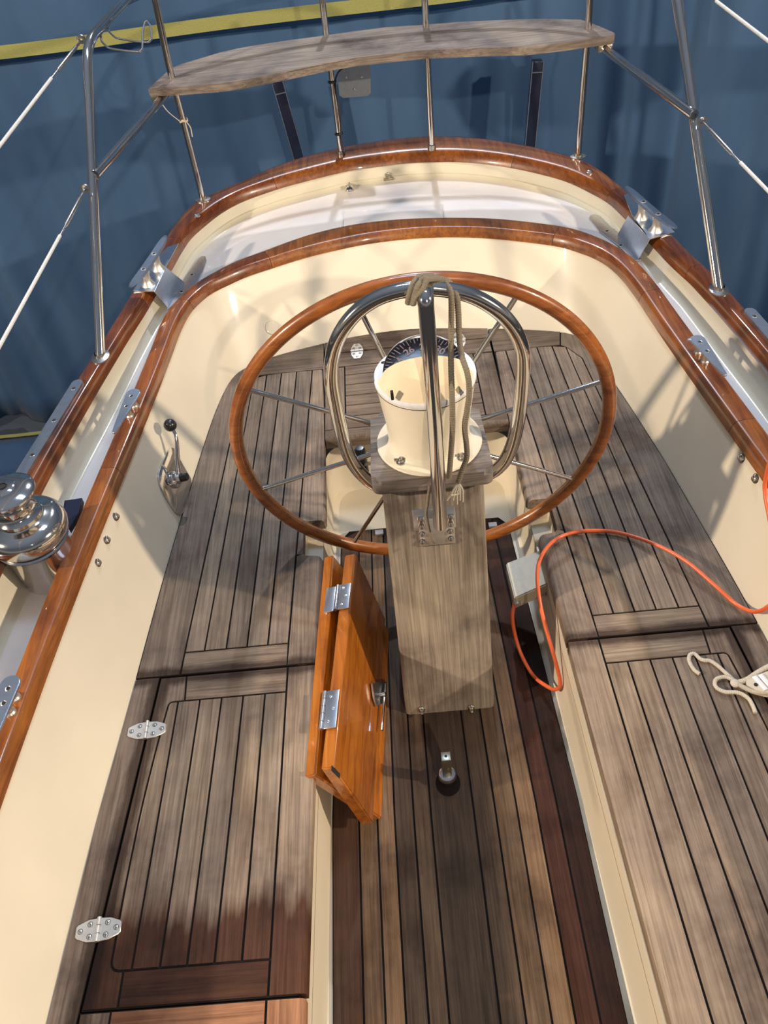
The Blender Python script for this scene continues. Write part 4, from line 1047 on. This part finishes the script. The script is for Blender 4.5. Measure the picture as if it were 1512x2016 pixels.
# ================================================================== engine lever
PN, nL = onc(345, 935); nL = nL if nL.dot(CAM-PN) > 0 else -nL
def lev(px, py, d_=0.0):
    d = ray(px, py); O = PN+nL*d_; k = (O-CAM).dot(nL)/d.dot(nL); return CAM+d*k
t = thing('engine_lever', PN, 'engine control lever with a black ball knob on the left cream coaming', 'lever')
m = Mesh('steel'); out = [(332, 884), (326, 893), (313, 925), (311, 945), (318, 965), (338, 1000), (350, 1013), (360, 1006), (371, 965), (374, 945), (362, 922), (343, 888), (337, 882)]
pts = resample(crom([lev(*q, .001) for q in out], 5, closed=True), 60)
c_ = sum(pts, Vector())/len(pts); r1 = [p+nL*.005 for p in pts]; r2 = [c_+(p-c_)*.86+nL*.010 for p in pts]; r3 = [c_+(p-c_)*.6+nL*.0115 for p in pts]
m.loft([pts, r1, r2, r3], closed=True); m.face(r3); m.build('escutcheon', t)
hc = lev(342, 945, .01); m = Mesh('steel'); m.lathe([(.030, 0), (.028, .012), (.018, .016), (.017, .030), (0, .031)], hc, axes_rot(nL), 28); hb = m.build('hub', t)
m = Mesh('black'); m.lathe([(0, .050), (.012, .050), (.014, .046), (.014, .028), (0, .028)], hc+nL*.002, axes_rot(nL), 20); m.build('neutral_button', hb)
A_ = hc+nL*.022; K = Z(335, 837, .515); K = lev(335, 837, .06)
mid1 = A_.lerp(K, .35)+nL*.004; mid2 = A_.lerp(K, .75)+nL*.014
m = Mesh('steel'); Pp = crom([A_, mid1, mid2, K], 8); m.tube(Pp, [.013-.0065*min(1, i/(len(Pp)*.6)) for i in range(len(Pp))], 14, flat=.7); m.build('lever_arm', t)
m = Mesh('black'); m.lathe([(.0215*cos(a*pi/16), .0215*sin(a*pi/16)) for a in range(-8, 9)], K, seg=28); m.build('knob', t)

# second, black handle seen beside the pedestal
t = thing('crank_handle', (-.185, 1.80, .6), 'short dark blue-black grip on the left of the pedestal, under the compass guard', 'handle')
P0_, P1_ = Yp(708, 884, 1.90), Yp(714, 922, 1.90); m = Mesh('black'); dd = (P1_-P0_).normalized()
m.lathe([(0, 0), (.012, .001), (.017, .006), (.0185, .02), (.0185, (P1_-P0_).length+.02), (.013, (P1_-P0_).length+.028), (0, (P1_-P0_).length+.03)], P0_-dd*.006, axes_rot(dd), 24); m.build('grip', t)
m = Mesh('steel_dull'); m.tube([Yp(716, 915, 1.90), Yp(745, 908, 1.74), (-.09, 1.62, .62)], .006, 10); m.build('stem', t)

# ================================================================== winch
WX = Vector((-1.065, 1.535, .538))
t = thing('winch', (WX.x, WX.y, WX.z), 'polished stainless sheet winch on a steel stand at the left picture edge', 'winch')
z_ = lambda z: z-DZ
m = Mesh('steel', 'dark'); 
m.lathe([(.078, 0), (.078, .004), (.076, .010), (.082, .06), (.088, .13), (.094, .140), (.098, .146), (.094, .150)], WX, seg=56)
m.build('stand', t)
m = Mesh('dark'); P = Z(82, 1180, DZ+.05); m.lathe([(0, .002), (.018, .002), (.020, 0)], WX+Vector((.058, -.040, .055)), axes_rot((.83, -.56, .05)), 20, sy=1.6); m.build('stand_opening', t)
m = Mesh('steel', 'dark')
m.lathe([(.094, .150), (.090, .153), (.096, .156), (.105, .168), (.108, .184), (.105, .202), (.094, .216), (.078, .224), (.066, .226), (.060, .230), (.0585, .240), (.050, .247), (.0445, .256), (.043, .270), (.045, .284), (.052, .296), (.066, .304), (.070, .309)], WX, seg=64)
m.lathe([(.0935, .1495), (.0935, .1535)], WX, seg=56, mat=1); m.build('drum', t)
m = Mesh('steel', 'dark'); m.lathe([(.070, .309), (.0735, .313), (.073, .318), (.068, .323), (.040, .331), (.033, .331), (.030, .334), (.018, .338), (.013, .338), (.010, .330), (0, .328)], WX, seg=64)
m.lathe([(0, .3385), (.009, .3385), (.009, .333)], WX, seg=8, mat=1); m.build('top_cap', t)
m = Mesh('navy'); P = [Z(x, y, .60) for x, y in [(132, 995), (166, 990), (160, 1018), (140, 1050), (128, 1020)]]; plate_poly(m, P, .02, (0, 0, 1)); m.build('stand_arm', t)

# ================================================================== stern pulpit
t = thing('stern_pulpit', (0, 3.2, .687), 'polished stainless tube pulpit around the stern, carrying the helm seat board', 'pulpit')
R1 = .0165
legL, legR = Z(198, 703, .687), Z(1415, 571, .687)
bL, bR = Z(170, 84, 1.45), Xp(1322, -70, .88)
zT = 1.45
postb = [Z(400, 394, .687), Z(672, 303, .687), Z(850, 291, .687), Z(1138, 309, .687)]
path_t = [legL, bL, Z(250, -2, zT), Vector((-.83, 3.66, zT)), Vector((-.55, 3.85, zT)), Vector((-.22, 3.93, zT)), Vector((.22, 3.92, zT)), Vector((.55, 3.84, zT)), Vector((.83, 3.64, zT)), Vector((-bL.x*.985, bL.y, zT)), legR]
# right leg passes through two sight lines
q1 = Xp(1383, 320, 1.02); q2 = Xp(1333, 0, .96)
path_t[-2] = legR+(q2-legR)*((zT-legR.z)/(q2.z-legR.z))
pl = fillet(path_t, [0, .09, .3, .2, .2, .2, .2, .2, .2, .09, 0], 8)
m = Mesh('steel'); m.tube(pl, R1, 16); m.build('top_rail', t)
m = Mesh('steel'); zM = 1.135
mr = [Z(187, 345, zM), Z(316, 198, zM), Vector((-.82, 3.60, zM)), Vector((-.55, 3.83, zM)), Vector((-.22, 3.93, zM)), Vector((.22, 3.92, zM)), Vector((.55, 3.82, zM)), Vector((.82, 3.58, zM)), Z(1200, 104, zM), Z(1366, 226, zM)]
m.tube(crom(mr, 6), .0155, 14); m.build('mid_rail', t)
for i, p in enumerate(postb):
    m = Mesh('steel'); m.tube([p+Vector((0, 0, -.01)), (p.x, p.y, zM+.1), (p.x*.99, p.y+.01, zT)], .0135, 14)
    po = m.build('post', t)
    if i in (0, 3):
        m = Mesh('steel_dull'); m.lathe([(.034, 0), (.034, .004), (.018, .006), (.0165, .016), (.0135, .018)], p, seg=24, sy=.75); m.build('base_flange', po)
    else:
        m = Mesh('steel_dull'); m.lathe([(.015, -.03), (.0185, -.028), (.0185, .014), (.0145, .016)], p, seg=20); m.build('base_socket', po)
for p, s in ((legL, -1), (legR, 1)):
    m = Mesh('steel_dull'); m.lathe([(.030, 0), (.030, .005), (.017, .010), (.0165, .02)], p+Vector((0, 0, -.002)), axes_rot((0, 0, 1), (0, 1, 0)), 24, sx=1.35); m.build('leg_base', t)
# lifeline lugs
for (px, py, z) in [(160, 78, 1.43), (168, 372, 1.12), (1383, 240, 1.12)]:
    P = Z(px, py, z); m = Mesh('steel_dull'); m.lathe([(0, -.012), (.010, -.012), (.012, -.006), (.012, .006), (.010, .012), (0, .012)], P, axes_rot((1, 0, 0)), 14); m.lathe([(.006, 0), (.016, 0), (.016, .004), (.006, .004)], P, axes_rot((0, 1, .3)), 14); m.build('lug', t)
# lifelines
def line(p0, p1, p2, sw, label):
    A, B, Cc = p0, p1, p2; t = thing('lifeline', Cc, label, 'lifeline', 'white covered lifelines')
    d = (B-A).normalized(); L = (B-A).length
    m = Mesh('steel_dull'); m.tube([A, A+d*L*.18, A+d*L*.2, A+d*L*.78, A+d*L*.8, B+d*.01], [.004, .004, .0065, .0065, .0035, .0028], 10); m.build('turnbuckle', t)
    m = Mesh('whitecoat'); m.tube([B, Cc, Cc+(Cc-B).normalized()*1.2], .0052, 10); m.build('wire', t)
line(Z(160, 80, 1.42), Z(101, 154, 1.40), Z(0, 286, 1.38), 1, 'upper white covered lifeline on the left side')
line(Z(166, 374, 1.115), Z(118, 464, 1.10), Z(0, 680, 1.08), 1, 'lower white covered lifeline on the left side, below the pulpit elbow')
line(Z(1385, 241, 1.12), Z(1458, 320, 1.11), Z(1514, 378, 1.10), 1, 'lower white covered lifeline on the right side')
line(Z(1345, -75, 1.42), Z(1410, 2, 1.40), Z(1514, 82, 1.38), 1, 'upper white covered lifeline at the top right corner')
# helm seat board
front = [(291, 174), (342, 172), (427, 165), (472, 160), (563, 141), (643, 123), (700, 114), (760, 107), (842, 99), (953, 94), (1033, 92), (1053, 91), (1114, 83), (1210, 70)]
back = [(1211, 64), (1197, 59), (1176, 50), (1154, 42), (1144, 38), (1074, 37), (1023, 38), (903, 43), (842, 48), (760, 53), (700, 61), (638, 70), (570, 79), (503, 89), (470, 95), (432, 103), (352, 127), (333, 136)]
zs = 1.182
P = [Z(x, y, zs) for x, y in front+back]
t = thing('stern_bench_board', (0, 3.8, 1.15), 'curved bleached wooden seat board fixed across the stern pulpit', 'seat')
m = Mesh('teak_x'); fs = m.prism([(p.x, p.y) for p in P], zs-.03, zs, 0, (1.05, 1.12, 1.24)); bmesh.ops.bevel(m.bm, geom=list(fs[0].edges)+list(fs[1].edges), offset=.004, segments=2, affect='EDGES'); m.build('seat_board', t)
for (px, py) in [(312, 190), (1190, 95)]:
    p = Z(px, py, 1.135); m = Mesh('brass'); m.box((p.x, p.y+.02, 1.138), (.055, .07, .028), bevel=.005); m.build('saddle', t)
# wire cup holder
t = thing('cup_holder', Z(240, 95, 1.40), 'bent wire cup holder hanging on the pulpit at the upper left', 'holder')
m = Mesh('steel_dull'); w1 = [(197, 60), (200, 82), (214, 95), (238, 99), (275, 103), (280, 98), (281, 62), (285, 44), (290, 42)]
m.tube(fillet([Z(x, y, 1.43) for x, y in w1], .02, 5), .0035, 8)
w2 = [(211, 44), (214, 62), (228, 75), (262, 81), (292, 84), (298, 78), (297, 52), (290, 43)]
m.tube(fillet([Z(x, y, 1.43) for x, y in w2], .02, 5), .0032, 8); m.build('wire_frame', t)
# plate on second post with its cable
t = thing('mounting_plate', Yp(700, 190, 3.90), 'grey square plastic plate fixed behind the second stern post below the seat', 'plate')
a = [Yp(x, y, 3.93) for x, y in [(672, 132), (722, 123), (729, 128), (730, 182), (724, 188), (676, 192), (668, 187), (664, 140)]]
m = Mesh('plate'); plate_poly(m, a, .006, (0, -1, 0)); pp = m.build('plate_body', t)
for (px, py) in [(681, 152), (712, 151), (698, 176)]:
    m = Mesh('steel_dull'); m.lathe([(.007, 0), (.005, .002), (0, .003)], Yp(px, py, 3.923), axes_rot((0, -1, 0)), 12); m.build('screw', pp)
m = Mesh('black'); pb = postb[1]
cb = [Yp(676, 133, 3.90), Yp(664, 145, 3.88), (pb.x+.01, pb.y-.022, .98), (pb.x+.018, pb.y-.022, .86), (pb.x+.006, pb.y-.022, .74), Z(683, 320, .65), Z(687, 345, .58), Z(688, 370, DZ+.02)]
m.tube(crom(cb, 8), .0042, 8)
tag(m.build('antenna_cable'), 'thin black cable running down the second stern post to the deck gland', 'cable')
P = Z(688, 374, DZ); t = thing('deck_gland', P, 'chrome domed cable gland on the white stern deck', 'gland')
m = Mesh('steel'); m.lathe([(.021, 0), (.021, .004), (.015, .012), (.009, .016), (.008, .026), (0, .027)], P, seg=28); m.build('gland_body', t)
for z, lab in ((.78, 'lower'), (1.0, 'upper')):
    m = Mesh('black'); m.lathe([(.0142, -.003), (.0195, -.003), (.0195, .003), (.0142, .003)], (pb.x, pb.y-.004, z), seg=16)
    tag(m.build('cable_tie'), '%s black cable tie round the second stern post, holding the thin cable' % lab, 'tie')
m = Mesh('rope_white'); p = postb[0]
for k in range(2):
    m.tube([Vector((p.x+.016*cos(a/3)+.003, p.y+.016*sin(a/3), 1.02+.004*k+.003*sin(a))) for a in range(20)], .0022, 6, closed=True)
m.tube(crom([(p.x+.015, p.y-.01, 1.02), (p.x+.03, p.y-.03, 1.0), (p.x+.028, p.y-.03, .965)], 5), .002, 6)
m.tube(crom([(p.x-.01, p.y-.015, 1.025), (p.x-.04, p.y-.05, 1.08), (p.x-.06, p.y-.06, 1.135)], 5), .0018, 6)
tag(m.build('lashing'), 'thin pale lashing tied round the left stern post under the seat board', 'lashing')

# ================================================================== box, cable, white cord on the right
t = thing('junction_box', (.29, 1.63, .14), 'pale grey plastic junction box mounted in the well at the foot of the right bench', 'box')
zb_ = .235
q = [Z(x, y, zb_) for x, y in [(996, 1108), (1063, 1082), (1086, 1148), (1013, 1178)]]; q[1].x = .349; q[2].x = .349
m = Mesh('box'); fs = m.prism([(p.x, p.y) for p in q], zb_-.045, zb_); bmesh.ops.bevel(m.bm, geom=m.bm.edges[:], offset=.004, segments=2, affect='EDGES'); m.build('box_body', t)
m = Mesh('box'); qc = sum(q, Vector())/4; q2 = [qc+(p-qc)*.88 for p in q]; m.prism([(p.x, p.y) for p in q2], zb_-.062, zb_-.044, bevel=.003); m.build('lower_shell', t)
P = Z(1013, 1182, zb_-.03); m = Mesh('hinge'); m.lathe([(0, -.004), (.011, -.004), (.011, .012), (.008, .016), (0, .016)], P+Vector((.006, -.004, 0)), axes_rot((0, -1, 0)), 18); m.build('cable_gland', t)
m = Mesh('bluetag'); m.box((.346, 1.585, .185), (.006, .018, .02), bevel=.001); m.build('blue_clip', t)
cab = [Z(1013, 1186, .20), Z(1009, 1215, .16), Z(1014, 1250, .10), Z(1027, 1290, .05), Z(1050, 1330, .03), Z(1078, 1352, .05), Z(1095, 1357, .08), Z(1103, 1345, .12), Z(1093, 1300, .18), Z(1073, 1230, .26), Z(1062, 1180, .31), Z(1058, 1130, .335), Z(1066, 1095, .34), Z(1090, 1065, .325), Z(1130, 1048, .322), Z(1190, 1045, .322), Z(1240, 1054, .325), Z(1300, 1076, .34), Z(1355, 1108, .345), Z(1410, 1155, .335), Z(1450, 1190, .325), Z(1482, 1204, .35), Z(1508, 1197, .41), Z(1530, 1170, .46), Xp(1528, 1090, .885), Xp(1515, 1020, .885), Xp(1507, 975, .885), Xp(1508, 940, .885), Xp(1530, 890, .89), Vector((.93, 1.40, .655)), Vector((1.02, 1.30, .64))]
m = Mesh('cable'); m.tube(crom(cab, 8), .0058, 12)
tag(m.build('orange_cable'), 'orange cable looping from the junction box over the right bench', 'cable')
t = thing('white_cord', (.72, 1.13, H), 'thin white cord lying in loops on the right locker lid', 'cord')
def braid2(m, pts, r):
    P = crom(pts, 8); n = 200; P = resample(P, n); m.tube(P, [r*(1+.10*sin(i*1.5)) for i in range(n)], 10)
zr_ = H+.006
m = Mesh('rope_white'); braid2(m, [Z(x, y, zr_) for x, y in [(1377, 1327), (1366, 1318), (1357, 1302), (1358, 1290), (1367, 1287), (1377, 1296), (1386, 1300), (1398, 1301), (1412, 1310), (1430, 1326), (1449, 1343)]], .0052); m.build('cord_length', t)
m = Mesh('rope_white'); braid2(m, [Z(x, y, zr_+.004) for x, y in [(1449, 1343), (1430, 1333), (1412, 1336), (1407, 1345), (1412, 1355), (1428, 1362), (1448, 1363), (1460, 1366), (1474, 1376), (1482, 1390), (1487, 1403)]], .0052); m.build('cord_length', t)
m = Mesh('rope_white'); braid2(m, [Z(1447, 1345, zr_+.006), Z(1470, 1338, zr_+.008), Z(1490, 1325, zr_+.01), Z(1515, 1311, zr_+.014), Z(1560, 1290, .35)], .0066); m.build('cord_length', t)
m = Mesh('rope_white'); braid2(m, [Z(1447, 1343, zr_+.006), Z(1462, 1352, zr_+.008), Z(1485, 1362, zr_+.008), Z(1515, 1364, zr_+.008)], .006); m.build('cord_length', t)
m = Mesh('rope_white'); m.lathe([(.012*cos(a*pi/10), .008*sin(a*pi/10)) for a in range(-5, 6)], Z(1447, 1345, zr_+.008), seg=16); m.build('knot', t)
t = thing('rope_block', Z(1490, 1350, H+.002), 'pale plastic rope block lying on the right bench, tied to the white cord', 'block')
P = [Z(x, y, H+.003) for x, y in [(1466, 1346), (1480, 1338), (1505, 1330), (1545, 1322), (1550, 1368), (1510, 1372), (1485, 1366), (1468, 1356)]]
m = Mesh('rope_white'); m.prism([(p.x, p.y) for p in P], H+.001, H+.022, bevel=.003); m.build('cheek', t)
for (x, y) in [(1496, 1345), (1508, 1342)]:
    p = Z(x, y, H+.024); m = Mesh('ring_white'); m.box(p, (.012, .045, .006), Matrix.Rotation(.35, 3, 'Z'), bevel=.001); m.build('rib', t)
p = Z(1488, 1348, H+.0225); m = Mesh('dark'); m.lathe([(0, .001), (.005, .001), (.005, 0)], p, seg=12); m.build('rivet', t)

# small bits on the sole and well
for (px, py, lab) in [(687+60, 1050, 'left'), (970, 1035, 'right')]:
    P = Z(px, py, .01); m = Mesh('deck'); m.box(P+Vector((0, 0, .004)), (.03, .02, .01), bevel=.001); tag(m.build('wedge'), 'small white block on the dark sole at the %s of the pedestal' % lab, 'block')
P, n_ = onc(535, 645); n_ = n_ if n_.dot(CAM-P) > 0 else -n_
m = Mesh('cream'); m.lathe([(.028, 0), (.026, .003), (0, .006)], P, axes_rot(n_), 24); tag(m.build('blanking_cap'), 'round cream blanking cap on the stern coaming face above the bench', 'cap')
